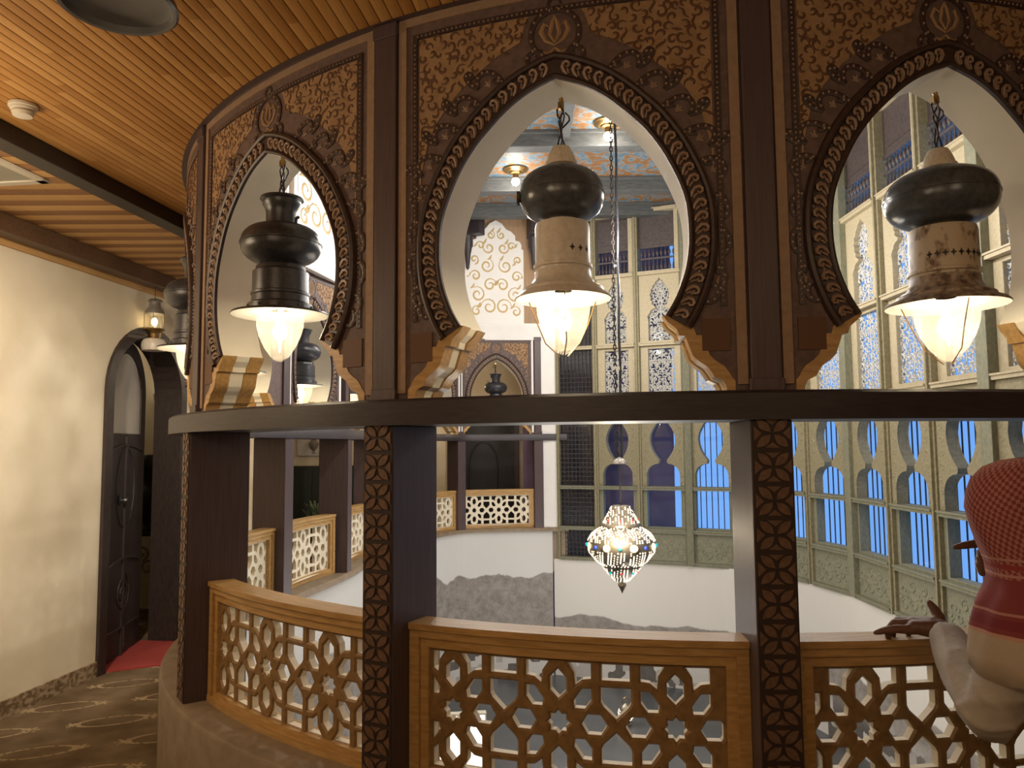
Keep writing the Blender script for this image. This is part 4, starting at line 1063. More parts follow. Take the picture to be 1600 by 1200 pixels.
def w_t3():
    mb=MB(); z0,z1=TR[3]+.03,TR[4]-.03
    vs,fs=plate([(-HWU+.045,z0),(HWU-.045,z0),(HWU-.045,z1),(-HWU+.045,z1)],[[(-.22,z0+.05),(.22,z0+.05),(.22,z1-.05),(-.22,z1-.05)]],.05,.14,.004); mb.add(vs,fs); return mb
def w_t3a():
    mb=MB(); arabesque(mb,.225,TR[3]+.08,TR[4]-.08,.10,11); return mb
def w_t2():
    mb=MB(); z0,z1=TR[4]+.03,TR[5]-.03
    vs,fs=plate([(-HWU+.045,z0),(HWU-.045,z0),(HWU-.045,z1),(-HWU+.045,z1)],[mirror(MF)],.03,.14,.003); mb.add(vs,fs); return mb
def w_t2a():
    mb=MB(); arabesque(mb,.215,TR[4]+.06,4.52,.10,12,minside); return mb
def w_spin():
    mb=MB(); n=10
    for k in range(n):
        x=-.31+.62*k/(n-1)
        mb.lathe([(.010,TR[5]+.03),(.020,TR[5]+.07),(.024,TR[5]+.12),(.010,TR[5]+.19),(.008,TR[5]+.24)],8,(x,.09,0))
        mb.lathe([(.006,TR[5]+.30),(.022,TR[5]+.345),(.024,TR[5]+.37),(.006,TR[5]+.42)],8,(x,.09,0))
        mb.tube([(x,.09,TR[5]+.2),(x,.09,TR[5]+.5)],.006,4)
    mb.box(-HWU+.045,HWU-.045,.08,.10,TR[5]+.255,TR[5]+.285); mb.box(-HWU+.045,HWU-.045,.075,.105,TR[5]+.46,TR[5]+.50)
    return mb
def w_top():
    mb=MB(); mb.box(-HWU+.045,HWU-.045,.09,.13,TR[5]+.50,TR[6]-.02); mb.box(-HWU+.12,HWU-.12,.075,.092,TR[5]+.58,TR[6]-.10); return mb
def w_board():
    mb=MB(); mb.box(HWU-.13,HWU-.04,.015,.10,TR[5]+.03,TR[6]); return mb
def w_grid(z0,z1):
    def f():
        mb=MB(); nx=9; nz=int((z1-z0)/.078)
        for i in range(nx+1): x=-HWU+.05+(2*HWU-.1)*i/nx; mb.tube([(x,.08,z0),(x,.08,z1)],.007,5)
        for i in range(nz+1): z=z0+(z1-z0)*i/nz; mb.tube([(-HWU+.05,.09,z),(HWU-.05,.09,z)],.007,5)
        return mb
    return f
M_bottle=glass('dimpled_grey_glass',(.20,.235,.24),.35,.12,.25,(.5,.55,.55))
def window(i, a, b, kind):
    a=Vector(a);b=Vector(b); c=(a+b)/2; L=(b-a).length; t=(b-a)/L
    r=empty('window_%d'%i,(c.x,c.y,ZO),atan2(t.y,t.x),L/(2*HWU)); tag(r,kind='structure')
    # local +y must point out of the atrium: wall runs left to right seen from inside
    wpart('mullions','mull',w_mull,[M_green if False else M_olive],r)
    for k,z in enumerate(TR): wpart('transom','rail%d'%k,w_rail(z if 0<k<6 else (z+.02 if k==0 else z-.02)),[M_green if k<3 else M_tanw],r)
    wpart('carved_base','base',w_base,[M_green],r) if kind!='grid' else None
    if kind=='grid':
        for k in (0,1,2,3,4): 
            z0,z1=TR[k+1]+.03 if k else TR[0]+.05,TR[k+2]-.03 if k else TR[2]-.03
            wpart('glass_lattice','grid%d'%k,w_grid(z0,z1),[M_steel if False else M_dark],r); wpart('pane','gpane%d'%k,w_pane(z0,z1,.10),[M_bottle],r)
        return r
    wpart('keyhole_panel','key',w_key,[M_olive],r,True); wpart('casing','case',w_case,[M_green],r)
    wpart('pane','pane0',w_pane(TR[1]+.02,TR[3]-.02),[M_clear],r)
    if kind!='dim': wpart('iron_bars','bars',w_bars,[M_bar],r)
    wpart('jali_surround','t3',w_t3,[M_tanw],r); wpart('arabesque_jali','t3a',w_t3a,[M_arab],r)
    wpart('multifoil_surround','t2',w_t2,[M_tanw],r); wpart('arabesque_jali','t2a',w_t2a,[M_arab],r)
    wpart('pane','pane1',w_pane(TR[3]+.03,TR[5]-.03,.16),[M_clear],r)
    wpart('spindles','spin',w_spin,[M_dark],r); wpart('top_panel','top',w_top,[M_dark],r); wpart('top_board','board',w_board,[M_tanw],r)
    wpart('pane','pane2',w_pane(TR[5]+.03,TR[5]+.5,.14),[M_clear],r)
    return r
for i in range(len(GW)-1):
    window(i+1,GW[i],GW[i+1],'grid' if i==0 else ('dim' if i in (1,2) else 'bar'))
# thick corner posts between window groups
for k in (3,5,7,10):
    a=Vector(GW[k]); mb=MB(); mb.obox((a.x,a.y,ZO+(TR[0]+TR[-1])/2),(.055,.09,(TR[-1]-TR[0])/2),((1,0,0),(0,1,0),(0,0,1))); struct(mb.build('trim_window_post',M_green,bev=.006))
# cornice filling above the windows to the atrium ceiling, and the dark neighbour building outside the dim windows
cp=[];
for i in range(len(GW)-1): cp.append(GW[i])
cp.append(GW[-1])
wall_strip('wall_window_head',cp,ZO+5.75,UZ,M_bluebm,thick=.2)
mb=MB(); mb.box(.2,3.05,14.6,14.9,-3,8); o=struct(mb.build('wall_outside_neighbour',pbr('outside_purple_wall',(.20,.13,.20),.8))); 
mb=MB(); mb.box(1.42,1.62,14.55,14.6,EYE-.05,EYE+.5); 
# ================================================================ atrium ceiling: painted panels, joists, ceiling lamps
def painted():
    m,nt,b=new_mat('painted_blue_orange_ceiling'); b.inputs['Roughness'].default_value=.6
    tc=N(nt,'ShaderNodeTexCoord'); n1=N(nt,'ShaderNodeTexNoise'); n1.inputs['Scale'].default_value=5; n1.inputs['Detail'].default_value=3; n1.inputs['Distortion'].default_value=1.5; nt.links.new(tc.outputs['Object'],n1.inputs['Vector'])
    r=N(nt,'ShaderNodeValToRGB'); e=r.color_ramp.elements; e[0].position=.40; e[0].color=(.22,.105,.04,1); e[1].position=.60; e[1].color=(.09,.15,.20,1); x=r.color_ramp.elements.new(.49); x.color=(.26,.15,.07,1); x=r.color_ramp.elements.new(.53); x.color=(.18,.24,.28,1)
    nt.links.new(n1.outputs[0],r.inputs[0]); nt.links.new(r.outputs[0],b.inputs['Base Color']); return m
mb=MB(); mb.box(-3.2,6.2,2.5,15.2,UZ,UZ+.12); struct(mb.build('ceiling_atrium',painted()))
JL=['blue-grey ceiling beam over the middle of the oval opening','blue-grey ceiling beam between the two lit ceiling bulbs','blue-grey ceiling beam beyond the farther lit bulb','blue-grey ceiling beam nearest the window wall','blue-grey ceiling beam above the near half of the opening']
for y,l in zip((8.3,10.1,11.9,13.2,6.4),JL):
    mb=MB(); mb.box(-2.6,5.2,y-.11,y+.11,UZ-.22,UZ); mb.box(-2.6,5.2,y-.15,y+.15,UZ-.05,UZ); o=mb.build('atrium_beam',M_bluebm,bev=.008); tag(o,l,'beam','beams under the painted ceiling')
CL=['blue-grey cross beam left of the lit ceiling bulbs','blue-grey cross beam at the right of the middle arch','blue-grey cross beam between the lit bulbs']
for x,l in zip((-1.2,2.9,.72),CL):
    mb=MB(); mb.box(x-.07,x+.07,3.2,13.9,UZ-.13,UZ-.005); o=mb.build('cross_beam',M_bluebm,bev=.006); tag(o,l,'beam','beams under the painted ceiling')
M_orange=pbr('orange_ceiling_moulding',(.45,.20,.05),.5)
for (x,y) in ((1.28,9.73),(.08,11.42)):
    nm=['brighter ceiling bulb on a brass rose beside the chain','farther ceiling bulb on a brass rose left of the tank lamp'][x<1]
    r=empty('ceiling_lamp',(x,y,UZ)); tag(r,nm,'ceiling lamp','lit bulbs on the painted ceiling')
    m=MB(); m.lathe([(.19,0),(.19,-.025),(.16,-.035),(.14,-.05),(.10,-.055),(.09,-.075),(.045,-.085),(.04,-.15),(.001,-.15)],28); m.build('rose',M_brass,r,smooth=True)
    m=MB(); m.ball((0,0,-.20),.062,14,8); m.build('bulb',M_bulbw,r,smooth=True)
    light('bulb_light',(0,0,-.32),14,WHITE,.06,parent=r)
# wooden corbels under the ceiling and white scrolled wall panels above the far bays
def corbel_hang(p,n,label):
    r=empty('hanging_corbel',(p.x,p.y,UZ-1.05),atan2(n.y,n.x)+pi/2); tag(r,label,'corbel','dark corbels under the painted ceiling')
    m=MB(); m.prism([(-.10,.62),(.10,.62),(.10,.98),(-.10,.98)],-.42,.0); m.build('block',M_beam,r,bev=.01)
    m=MB(); m.lathe([(.001,0),(.03,.04),(.035,.10),(.055,.30),(.07,.36),(.075,.40),(.095,.44),(.095,.60),(.105,.63)],12); m.build('pendant',M_beam,r,fn=lambda x,y,z:(x,y-.12,z),smooth=True)
def niche(c,n,w,label):
    """white lobed panel with gold scrolls on the brown planks"""
    rz=atan2(n.y,n.x)+pi/2; r=empty('scrolled_wall_panel',(c.x,c.y,EYE+2.2),rz,w); tag(r,label,'wall panel','white scrolled panels on the upper wall')
    half=[(.60,0),(.60,1.30),(.56,1.36),(.50,1.38),(.50,1.46),(.46,1.52),(.38,1.54),(.38,1.62),(.30,1.70),(.20,1.74),(.12,1.84),(0,1.90)]
    if 'niche' not in WM:
        m=MB(); vs,fs=plate(mirror(half),[],-.045,.10,.004); m.add(vs,fs); WM['niche']=m.build('white_panel',M_white,r)
        m=MB()
        for sg in (-1,1):
            for (x,z,rr,a,t) in ((.14,.30,.16,0,1.4),(.38,.22,.10,2,-1.2),(.36,.52,.15,1,1.4),(.12,.70,.13,3,-1.4),(.40,.86,.11,0,1.3),(.18,1.05,.14,2,1.4),(.42,1.16,.08,4,-1.2),(.14,1.38,.12,1,-1.3),(.30,1.42,.08,0,1.2),(.10,1.62,.08,2,1.3)):
                ribbon(m,[(sg*u,v) for u,v in spiral(x,z,rr,rr*.2,a,t,16)],-.046,.035,True,-.006)
                q=(sg*(x+rr*1.1*cos(a)),z+rr*1.1*sin(a)); ribbon(m,[(q[0]-.05,q[1]-.03),q,(q[0]+.03,q[1]+.06)],-.046,.04,True,-.006)
        WM['nscroll']=m.build('gold_scroll',M_gold,r)
        m=MB(); 
        for sg in (-1,1): a,b=sorted((sg*.52,sg*.535)); m.box(a,b,-.052,-.044,.08,1.25)
        m.box(-.53,.53,-.052,-.044,.08,.095); WM['nline']=m.build('inset_line',M_white,r)
    else:
        for k in ('niche','nscroll','nline'): c2=WM[k].copy(); COL.objects.link(c2); c2.parent=r
NL=['white scrolled wall panel high above the left end bay','white scrolled wall panel with gold tendrils seen in the top of the left arch','white scrolled wall panel above the second bay of the left row','white scrolled wall panel far left, above the hidden bay','white scrolled wall panel partly cut by the left rim of the middle arch','white lobed panel with gold tendrils left of the grey tank lamp']
KL=['dark corbel above the left end bay','dark corbel high in the left arch','dark corbel above the second far bay','dark corbel above the hidden far bay','dark corbel at the left rim of the middle arch','dark corbel close behind the grey tank']
for k,i in enumerate(range(4,10)):
    c,rz,sx,nr=BAYS[i]; ch=sx; q=c-nr*(.29 if i<8 else .22)
    niche(q,-nr,sx*(1.2 if i<8 else 1),NL[k])
    p=(PP[i+1][0] if i<9 else PP[10][0]-Vector((.1,0)))-nr*.20; corbel_hang(p,-nr,KL[k])
# ================================================================ lantern on its chain in the middle of the opening
LX,LY=1.135,8.2
r=empty('lantern_chain',(LX,LY,EYE-.20)); tag(r,'long dark chain with twisted cable hanging from the painted ceiling','chain')
m=MB(); n=int((4.2+.2)/.052)
for k in range(n):
    zc=.10+.052*k; a=(k%2)*pi/2
    m.tube([(.014*cos(q)*cos(a)-.03,.014*cos(q)*sin(a),zc+.034*sin(q)) for q in [pi*2*i/8 for i in range(8)]],.0065,4,closed=True)
m.build('links',M_wire,r)
m=MB(); m.tube([(.022+.004*sin(i*.9),.004*cos(i*.9),.05+.11*i) for i in range(40)],.014,6); m.build('cable',M_iron,r,smooth=True)
m=MB(); m.box(-.05,.02,-.012,.012,1.0,1.035); m.build('white_tie',M_vent,r)
m=MB(); m.lathe([(.085,.0),(.085,.008),(.05,.05),(.02,.065),(.012,.07)],20); m.build('ceiling_cup',M_steel,r,smooth=True)
m=MB(); m.tube([(0,0,0),(0,0,-.43)],.006,6); m.build('drop_wire',M_wire,r)
r=empty('mosaic_lantern',(LX,LY,EYE-1.55)); tag(r,'pierced silver onion-shaped lantern with glowing beads hung on the chain','lantern')
PR=[(.001,0),(.018,.035),(.045,.085),(.040,.105),(.020,.120),(.060,.125),(.082,.145),(.105,.17),(.140,.205),(.190,.265),(.205,.285),(.215,.305),(.27,.345),(.345,.44),(.356,.51),(.348,.56),(.31,.62),(.25,.665),(.185,.695),(.207,.70),(.207,.72),(.19,.735),(.165,.775),(.13,.84),(.115,.87),(.095,.905),(.085,.915),(.02,.918)]
m=MB(); m.lathe(PR[:5],20); m.build('finial',M_silver,r,smooth=True)
m=MB(); m.lathe(PR[5:],40); sh=m.build('pierced_shell',M_silver,r,smooth=True)
def rad(z):
    for i in range(5,len(PR)-1):
        a,b=PR[i],PR[i+1]
        if a[1]<=z<=b[1] and b[1]>a[1]: return a[0]+(b[0]-a[0])*(z-a[1])/(b[1]-a[1])
    return .1
m=MB(); z=.135; k=0
while z<.90:
    R_=rad(z)
    if not (.69<z<.73 or .27<z<.30 or .475<z<.535):
        nn=int(2*pi*R_/.033)
        for j in range(nn):
            if (j+k*2)%7 in (0,4) or (j*5+k*3)%13==0: continue
            a=2*pi*(j+.5*(k%2))/nn; m.ball((R_*cos(a),R_*sin(a),z),.0092,5,3,(1,1,1.0))
    slope=.028*max(.35,1-abs(rad(z+.02)-R_)/.03); z+=slope; k+=1
m.build('glowing_beads',M_glow,sh)
MATM=emit('cream_medallion',(.95,.80,.50),.7); GEM=[emit('blue_gem',(.02,.04,.35),.8),emit('turquoise_gem',(.02,.38,.42),.8),emit('red_gem',(.40,.03,.03),.7)]
def gem(name,c,r_,m_,sc=(1,1,1)):
    g=MB(); g.ball((0,0,0),r_,12,6,sc); o=g.build(name,m_,sh,smooth=True); o.location=c
for j in range(8):
    a=2*pi*j/8-pi/2+.22; R_=rad(.505)
    gem('glass_medallion',(R_*cos(a),R_*sin(a),.505),.040,MATM,(abs(sin(a))*.9+.25,abs(cos(a))*.9+.25,1))
    a2=a+pi/8; gem('coloured_gem',((R_+.004)*cos(a2),(R_+.004)*sin(a2),.505),.020,GEM[j%2])
    R2=rad(.23); gem('coloured_gem',(R2*cos(a2),R2*sin(a2),.23),.016,GEM[1+j%2]); R3=rad(.765); gem('coloured_gem',(R3*cos(a2),R3*sin(a2),.765),.016,GEM[2])
light('soffit_fill',(LX-.12,LY-.60,EYE-.85),32,(1,.85,.6),.05)  # added light outside the lantern shell, brightens arch soffits and post sides
# ---- lower hall: glowing panel, small lantern on the dark floor
r=empty('display_panel',(-.60,8.9,LZ),.12); tag(r,'glowing white display panel on the dark lower floor, seen through the lattice','display')
m=MB(); m.box(-.28,.28,-.05,.05,0,1.02); m.build('cabinet',M_vent,r); m=MB(); m.box(-.26,.26,-.056,-.05,.02,1.0); m.build('lit_face',emit('lit_white_panel',(1,.97,.88),1.1),r)
r=empty('floor_lantern',(1.60,11.4,LZ)); tag(r,'tiny lit lantern standing on the dark lower floor','lantern')
m=MB(); m.lathe([(.08,0),(.08,.02),(.05,.03),(.10,.12),(.11,.18),(.07,.26),(.03,.29),(.02,.30)],20); m.build('shell',M_silver,r,smooth=True)
m=MB()
for zz in (.08,.11,.14,.17,.20):
    for j in range(14): a=2*pi*j/14; R_={.08:.078,.11:.097,.14:.106,.17:.112,.20:.102}[zz]; m.ball((R_*cos(a),R_*sin(a),zz),.011,4,3)
m.build('glowing_beads',M_glow,r); m=MB(); m.tube([(.05*cos(pi*i/10),0,.29+.09*sin(pi*i/10)) for i in range(11)],.006,5); m.build('handle',M_brass,r)
# ---- rooms behind the far bays
r=empty('panelled_door',(-.62,16.38,0)); r.name='door_2'; tag(r,kind='structure')
m=MB(); m.box(-.66,.66,-.05,0,0,EYE+.75); m.build('door_leaf',M_black,r)
m=MB(); m.tube([(.30*cos(pi*i/14),-.055,EYE-.42+.5*sin(pi*i/14)) for i in range(15)]+[(-.30,-.055,.4),(.30,-.055,.4)],.02,6,closed=True); m.build('arched_moulding',M_black,r)
m=MB()
for a,b in ((-.76,-.66),(.66,.76)): m.box(a,b,-.07,0,0,EYE+.85)
m.box(-.76,.76,-.07,0,EYE+.75,EYE+.85); m.build('door_casing',M_post,r)
r=empty('dark_cabinet',(-4.05,15.9,0)); tag(r,'dark green cabinet against the far wall behind the left row of posts','cabinet')
M_dg=pbr('dark_green_lacquer',(.015,.024,.022),.35)
m=MB(); m.box(-.85,.85,-.25,.40,0,EYE-.38); m.build('carcass',M_dg,r,bev=.01)
for x in (-.42,.42):
    m=MB(); m.box(x-.40,x+.40,-.275,-.25,.12,EYE-.44); d=m.build('door',M_dg,r,bev=.008); m=MB(); m.ball((x-.34*(1 if x>0 else -1),-.30,1.0),.025,8,5); m.build('knob',M_brass,d)
r=empty('potted_fern',(-3.85,15.2,.0)); tag(r,'leafy potted plant before the dark cabinet','plant')
m=MB(); m.lathe([(.14,0),(.20,.40),(.22,.42),(.19,.42),(.17,.36),(.001,.36)],18); m.build('pot',M_iron,r,smooth=True)
m=MB(); R_=random.Random(2)
for k in range(46):
    a=R_.uniform(0,2*pi); h=R_.uniform(.35,.75); d=R_.uniform(.1,.42); w=.03
    m.tube([(d*t_*cos(a),d*t_*sin(a),.36+h*sin(t_*2.0)) for t_ in (0,.25,.5,.75,1)],[.006,.02,.026,.018,.003],4,up=(0,0,1),flat=.25)
m.build('leaves',pbr('fern_leaf',(.05,.10,.05),.5,0,(.16,.22,.13),(20,20,20)),r)
r=empty('relief_plaque',(-4.0,16.375,EYE-.18)); tag(r,'pale grey relief plaque with two urns above the dark cabinet','plaque')
m=MB(); m.box(-.55,.55,-.05,0,0,.52); m.build('plaque_board',M_arab,r,bev=.01)
for x in (-.2,.2): m=MB(); m.lathe([(.05,.06),(.02,.1),(.09,.18),(.11,.27),(.05,.34),(.07,.38),(.001,.38)],16,(x,-.05,0)); m.build('urn',M_steel,r,smooth=True)
# ---- little room behind the arched doorway: bust on a carved table
r=empty('carved_table',(-4.80,10.12,0)); tag(r,'dark carved table inside the room behind the arched door','table')
m=MB(); m.box(-.5,.3,-.22,.22,1.04,1.10); m.build('table_top',M_door,r,bev=.01)
for x in (-.42,.22):
    for y in (-.16,.16): m=MB(); m.lathe([(.03,0),(.05,.06),(.03,.14),(.05,.4),(.035,.9),(.05,1.04)],12,(x,y,0)); m.build('leg',M_door,r,smooth=True)
m=MB()
for k in range(7): m.tube([(u-.1,-.21,v) for u,v in spiral(-.28+.09*k,.65+.18*(k%2),.10,.03,k,1.2,14)],.016,5)
m.build('carved_apron',M_steel,r)
r=empty('bronze_bust',(-4.685,9.98,1.10)); tag(r,'black bust seen through the gap of the arched door','bust')
m=MB(); m.lathe([(.10,0),(.11,.03),(.07,.06),(.06,.10),(.15,.22),(.20,.36),(.19,.48),(.09,.56),(.06,.62),(.075,.66),(.105,.74),(.11,.82),(.09,.90),(.04,.95),(.001,.96)],20); m.build('figure',M_black,r,smooth=True,fn=lambda x,y,z:(x*1.15,y*.75,z))
m=MB(); m.lathe([(.112,.80),(.125,.83),(.12,.90),(.07,.97),(.001,.98)],16); m.build('turban',M_iron,r,smooth=True,fn=lambda x,y,z:(x*1.1,y*.9,z))
r=empty('wall_sconce',(-4.80,10.63,EYE+.62)); tag(r,'small metal wall lamp inside the room behind the arched door','lamp')
m=MB(); m.lathe([(.05,0),(.09,.04),(.10,.12),(.06,.16),(.02,.18)],16); m.build('cup',M_steel,r,fn=lambda x,y,z:(x,y-.12,z),smooth=True); m=MB(); m.tube([(0,-.01,.02),(0,-.08,-.04),(0,-.12,.0)],.012,6); m.build('bracket',M_steel,r)
m=MB(); m.ball((0,-.12,.22),.035,10,6); m.build('bulb',emit('sconce_bulb',(1,.85,.6),6),r)
# ================================================================ the man leaning on the rail
def fused(name, builder, voxel, smooth_it, m, parent, sub=0):
    me=builder.mesh(name); o=mat_obj(name,me,[m],parent)
    rm=o.modifiers.new('r','REMESH'); rm.mode='VOXEL'; rm.voxel_size=voxel
    s=o.modifiers.new('s','SMOOTH'); s.iterations=smooth_it; s.factor=.5
    dg=bpy.context.evaluated_depsgraph_get(); me2=bpy.data.meshes.new_from_object(o.evaluated_get(dg))
    o.modifiers.clear(); o.data=me2; me2.materials.clear(); me2.materials.append(m)
    for p in me2.polygons: p.use_smooth=True; p.material_index=0
    return o
def limb(mb, pts, rs, n=12):
    P=[];R_=[]
    for i in range(len(pts)-1):
        k=8
        for j in range(k): t=j/k; P.append(tuple(a+(b-a)*t for a,b in zip(pts[i],pts[i+1]))); R_.append(rs[i]+(rs[i+1]-rs[i])*t)
    P.append(pts[-1]); R_.append(rs[-1])
    P,R_=P,R_
    mb.tube(P,R_,n); mb.ball(pts[0],rs[0],n,8); mb.ball(pts[-1],rs[-1],n,8)
    for p,q in zip(pts[1:-1],rs[1:-1]): mb.ball(p,q,n,8)
MX,MY,MZ=1.86,2.50,EYE-1.75                           # feet on the landing
man=empty('person',(MX,MY,MZ)); tag(man,'man in a white robe and red checked headscarf leaning on the rail and pointing','person')
E_=lambda x,y,z:(x-MX,y-MY,z+EYE-MZ)                  # world x,y and height relative to the eye -> local
M_skin=pbr('brown_skin',(.145,.066,.040),.5,0,(.18,.085,.052),(20,20,20),4,6,.12,60)
b=MB()
# trunk, neck, head
limb(b,[E_(1.92,2.48,-.92),E_(1.86,2.50,-.70),E_(1.80,2.54,-.50)],[.155,.15,.155],16)
limb(b,[E_(1.80,2.54,-.45),E_(1.735,2.585,-.27)],[.065,.06])
limb(b,[E_(1.735,2.585,-.20),E_(1.715,2.595,-.155)],[.098,.096],16); limb(b,[E_(1.69,2.62,-.27),E_(1.685,2.625,-.22)],[.062,.075])
fd=Vector((-.62,.76,-.18)).normalized(); hc=Vector(E_(1.71,2.60,-.20)); fr_=Vector((fd.y,-fd.x,0)).normalized()
nose=hc+fd*.105+Vector((0,0,-.02)); limb(b,[tuple(nose+Vector((0,0,.035))-fd*.014),tuple(nose+fd*.012)],[.011,.016]); 
for s in (-1,1):
    ear=hc+fr_*s*.096; limb(b,[tuple(ear+Vector((0,0,.02))),tuple(ear+Vector((0,0,-.025)))],[.018,.013])
    brow=hc+fd*.092+fr_*s*.035+Vector((0,0,.022)); limb(b,[tuple(brow-fr_*s*.015),tuple(brow+fr_*s*.018)],[.011,.009])
for dz,rr in ((-.062,.011),(-.075,.012)): c=hc+fd*.088+Vector((0,0,dz)); limb(b,[tuple(c-fr_*.022),tuple(c+fr_*.022)],[rr*.8,rr*.8])
# legs and feet
for (hx,hy,kx,ky,ax,ay) in ((1.84,2.50,1.82,2.56,1.80,2.46),(2.02,2.46,2.03,2.52,2.03,2.42)):
    limb(b,[E_(hx,hy,-.95),E_(kx,ky,-1.32),E_(ax,ay,-1.68)],[.088,.060,.042]); limb(b,[E_(ax,ay-.02,-1.715),E_(ax-.03,ay+.17,-1.72)],[.036,.028])
# left arm to the rail
sh=E_(1.63,2.50,-.58); el=E_(1.535,2.60,-.84); wr=E_(1.635,2.985,-.715)
limb(b,[E_(1.78,2.54,-.50),sh,el,wr],[.10,.066,.046,.031])
# left hand: back of the hand up, resting on the rail with the index finger stretched left along it
hz=-.722
def finger(base, d, lens, rs, curl, upv):
    p=Vector(base); pts=[tuple(p)]; d=Vector(d).normalized(); ax=d.cross(Vector(upv)).normalized()
    for l,c in zip(lens,curl):
        d=Matrix.Rotation(radians(-c),3,ax)@d; p=p+d*l; pts.append(tuple(p))
    limb(b,pts,rs,10)
U=(0,0,1)
hb=Vector(E_(1.628,3.015,hz))
def H(x,y,z): return tuple(hb+Vector((x,y,z)))
limb(b,[wr,H(0,0,0)],[.034,.038])
for (x,y,z) in ((-.078,.030,.002),(-.066,.058,.010),(-.044,.080,.010),(-.018,.094,.004)): limb(b,[H(0,0,.008),H(x,y,z+.008)],[.040,.027])
finger(H(-.086,.028,.000),(-1,.10,.16),(.062,.045,.034),(.0195,.0175,.0150,.0100),(6,12,6),U)
finger(H(-.080,.060,.018),(-.82,.50,.22),(.056,.042,.030),(.0195,.0185,.0160,.0110),(20,46,40),U)
finger(H(-.060,.084,.020),(-.66,.70,.22),(.054,.040,.030),(.0190,.0178,.0155,.0110),(20,48,42),U)
finger(H(-.022,.100,.004),(-.34,.94,.14),(.042,.032,.026),(.0165,.0152,.0135,.0100),(18,46,40),U)
limb(b,[H(.006,.020,.006),H(.026,.046,.042),H(.020,.066,.070),H(.008,.076,.092)],[.030,.024,.019,.013],10)   # thumb raised
# right arm raised in front of the face, index pointing left
rsx=E_(1.97,2.60,-.57); rel_=E_(2.04,2.90,-.66); rw=E_(1.82,2.84,-.395)
limb(b,[E_(1.84,2.54,-.52),rsx,rel_,rw],[.10,.066,.048,.034])
rp=E_(1.765,2.835,-.375); limb(b,[rw,rp],[.034,.036]); limb(b,[rp,E_(1.725,2.815,-.368)],[.036,.030]); limb(b,[rp,E_(1.73,2.845,-.405)],[.034,.028])
finger(E_(1.728,2.80,-.358),(-1,-.02,-.04),(.068,.046,.034),(.018,.0165,.0145,.0098),(2,3,3),U)
for k in range(3):
    finger(E_(1.728+.004*k,2.815+.014*k,-.380-.022*k),(-1,.0,-.05),(.046,.034,.028),(.0175,.0165,.0148,.0125),(18,86,70),U)
limb(b,[E_(1.775,2.805,-.368),E_(1.735,2.785,-.398),E_(1.695,2.79,-.405)],[.021,.0175,.0125],10)
body=fused('body',b,.0058,3,M_skin,man)
# robe
M_robe=pbr('cream_robe',(.37,.325,.275),.85,0,(.43,.38,.325),(4,4,4),3,6,.2,14)
t=MB()
limb(t,[E_(2.00,2.44,-1.60),E_(1.96,2.45,-1.2),E_(1.93,2.47,-.90),E_(1.87,2.50,-.70),E_(1.80,2.54,-.55)],[.30,.275,.26,.215,.13],24)
limb(t,[E_(1.84,2.52,-.58),E_(1.64,2.49,-.635),E_(1.545,2.585,-.88)],[.14,.105,.088],18)
limb(t,[E_(1.545,2.585,-.88),E_(1.575,2.76,-.81),E_(1.625,2.950,-.740)],[.088,.080,.066],18)
limb(t,[E_(1.86,2.52,-.57),E_(1.98,2.60,-.60),E_(2.04,2.90,-.66),E_(1.88,2.84,-.43)],[.13,.11,.09,.058],18)
for (x0,y0,z0,x1,y1,z1,q) in ((1.74,2.30,-.85,1.72,2.23,-1.5,.035),(1.9,2.25,-.8,1.95,2.18,-1.5,.035)):
    limb(t,[E_(x0,y0,z0),E_(x1,y1,z1)],[q,q*.7],8)
def rumple(vx,vy,vz):
    a=sin(23*vx+19*vz+2*sin(9*vy)); c=sin(29*vz-17*vy+1.5*sin(11*vx))
    return .014*(1-abs(a))**2+.014*(1-abs(c))**2-.008
robe=fused('robe',t,.011,5,M_robe,man)
_nv=[(v_.co.copy(),v_.normal.copy()) for v_ in robe.data.vertices]
for v_,(c_,n_) in zip(robe.data.vertices,_nv): v_.co=c_+n_*rumple(*c_)*.55
robe.data.update()
robe['label']='loose white-cream robe'
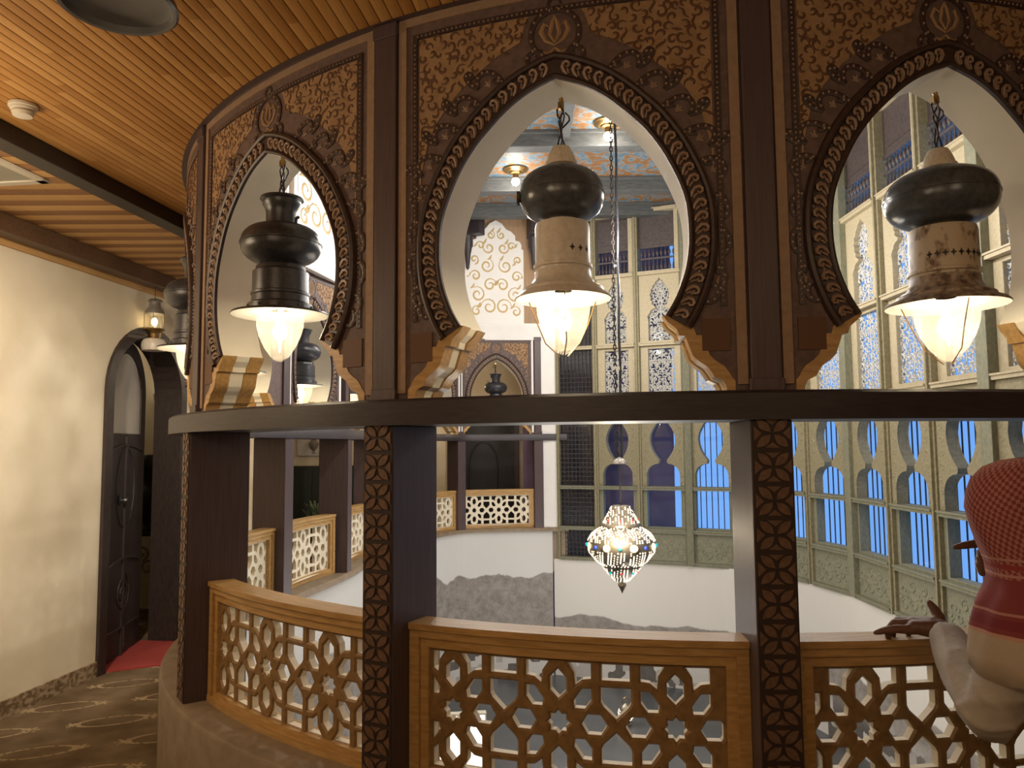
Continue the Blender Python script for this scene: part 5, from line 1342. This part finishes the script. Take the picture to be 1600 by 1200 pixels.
# headscarf: draped loft over head and shoulder
def scarf_mat():
    m,nt,bs=new_mat('red_checked_scarf'); bs.inputs['Roughness'].default_value=.9
    uv=N(nt,'ShaderNodeUVMap'); mp=N(nt,'ShaderNodeMapping'); mp.inputs['Rotation'].default_value=(0,0,.25); nt.links.new(uv.outputs[0],mp.inputs[0])
    ck=N(nt,'ShaderNodeTexChecker'); ck.inputs['Scale'].default_value=1; ck.inputs['Color1'].default_value=(.20,.036,.036,1); ck.inputs['Color2'].default_value=(.36,.14,.125,1)
    sc=N(nt,'ShaderNodeVectorMath',operation='SCALE'); sc.inputs['Scale'].default_value=78
    nz=N(nt,'ShaderNodeTexNoise'); nz.inputs['Scale'].default_value=40; nt.links.new(uv.outputs[0],nz.inputs['Vector'])
    nt.links.new(mp.outputs[0],sc.inputs[0]); nt.links.new(sc.outputs[0],ck.inputs['Vector'])
    sp=N(nt,'ShaderNodeSeparateXYZ'); nt.links.new(uv.outputs[0],sp.inputs[0])
    def band(lo,hi):
        a=N(nt,'ShaderNodeMath',operation='GREATER_THAN'); a.inputs[1].default_value=lo; nt.links.new(sp.outputs[1],a.inputs[0])
        c=N(nt,'ShaderNodeMath',operation='LESS_THAN'); c.inputs[1].default_value=hi; nt.links.new(sp.outputs[1],c.inputs[0])
        d=N(nt,'ShaderNodeMath',operation='MULTIPLY'); nt.links.new(a.outputs[0],d.inputs[0]); nt.links.new(c.outputs[0],d.inputs[1]); return d.outputs[0]
    col=ck.outputs[0]
    for lo,hi,c in ((.375,.383,(.40,.20,.16)),(.395,.41,(.25,.035,.035)),(.425,.433,(.40,.20,.16)),(.44,.60,(.20,.034,.034)),(.535,.543,(.38,.18,.15)),(.555,.585,(.17,.02,.025)),(.60,.612,(.45,.25,.19)),(.612,2.0,(.40,.32,.24))):
        mx=N(nt,'ShaderNodeMix',data_type='RGBA'); nt.links.new(band(lo,hi),mx.inputs['Factor']); nt.links.new(col,mx.inputs['A']); mx.inputs['B'].default_value=(*c,1); col=mx.outputs['Result']
    nt.links.new(col,bs.inputs['Base Color'])
    bp=N(nt,'ShaderNodeBump'); bp.inputs['Strength'].default_value=.35; bp.inputs['Distance'].default_value=.004; nt.links.new(ck.outputs['Fac'],bp.inputs['Height']); nt.links.new(bp.outputs[0],bs.inputs['Normal']); return m
RG=[ # height, centre x, centre y, left/back radius x, radius y
 (-.052,1.715,2.590,.012,.012),(-.062,1.715,2.592,.075,.070),(-.085,1.712,2.594,.125,.115),(-.125,1.708,2.596,.158,.140),(-.17,1.704,2.598,.172,.150),(-.22,1.704,2.598,.180,.152),
 (-.28,1.712,2.590,.178,.150),(-.34,1.722,2.58,.172,.145),(-.40,1.735,2.57,.165,.142),(-.445,1.752,2.56,.178,.160),(-.485,1.77,2.55,.215,.190),(-.53,1.785,2.545,.262,.210),(-.60,1.80,2.535,.300,.226),(-.68,1.81,2.53,.322,.240),(-.74,1.815,2.525,.33,.25)]
def loft(RG,n=72,open_a=None,thick=.006):
    vs=[];fs=[];uvs=[];arc_v=0
    for i,(z,cx,cy,rx,ry) in enumerate(RG):
        if i: arc_v+=hypot(RG[i][0]-RG[i-1][0],RG[i][3]-RG[i-1][3])
        for k in range(n+1):
            a=2*pi*k/n+open_a; fold=1+.022*sin(7*a+z*9)*min(1,max(0,(-z-.12)*5))+.014*sin(13*a-z*14)*min(1,max(0,(-z-.25)*4))
            vs.append(E_(cx+rx*fold*cos(a),cy+ry*fold*sin(a),z+.012*sin(5*a)*(1 if i==len(RG)-1 else 0))); uvs.append((a*.19,-z))
    for i in range(len(RG)-1):
        for k in range(n):
            z=RG[i][0]; gap=.30 if -.36<z<-.12 else (.16 if -.42<z<-.10 else 0)
            am=min(abs((k+.5)/n),abs(1-(k+.5)/n))*2*pi
            if am<gap*2.0: continue
            p=i*(n+1)+k; fs.append((p,p+1,p+n+2,p+n+1))
    return vs,fs,uvs
vs,fs,uvs=loft(RG,72,atan2(.80,-.42))
me=bpy.data.meshes.new('headscarf'); me.from_pydata(vs,[],fs); l=me.uv_layers.new(name='UVMap')
for lp in me.loops: l.data[lp.index].uv=uvs[lp.vertex_index]
for p in me.polygons: p.use_smooth=True
scf=mat_obj('headscarf',me,[scarf_mat()],man); sd=scf.modifiers.new('thick','SOLIDIFY'); sd.thickness=.007; sd.offset=1
for p in me.polygons: p.use_smooth=True
scf['label']='red checked headscarf draped over the shoulder'
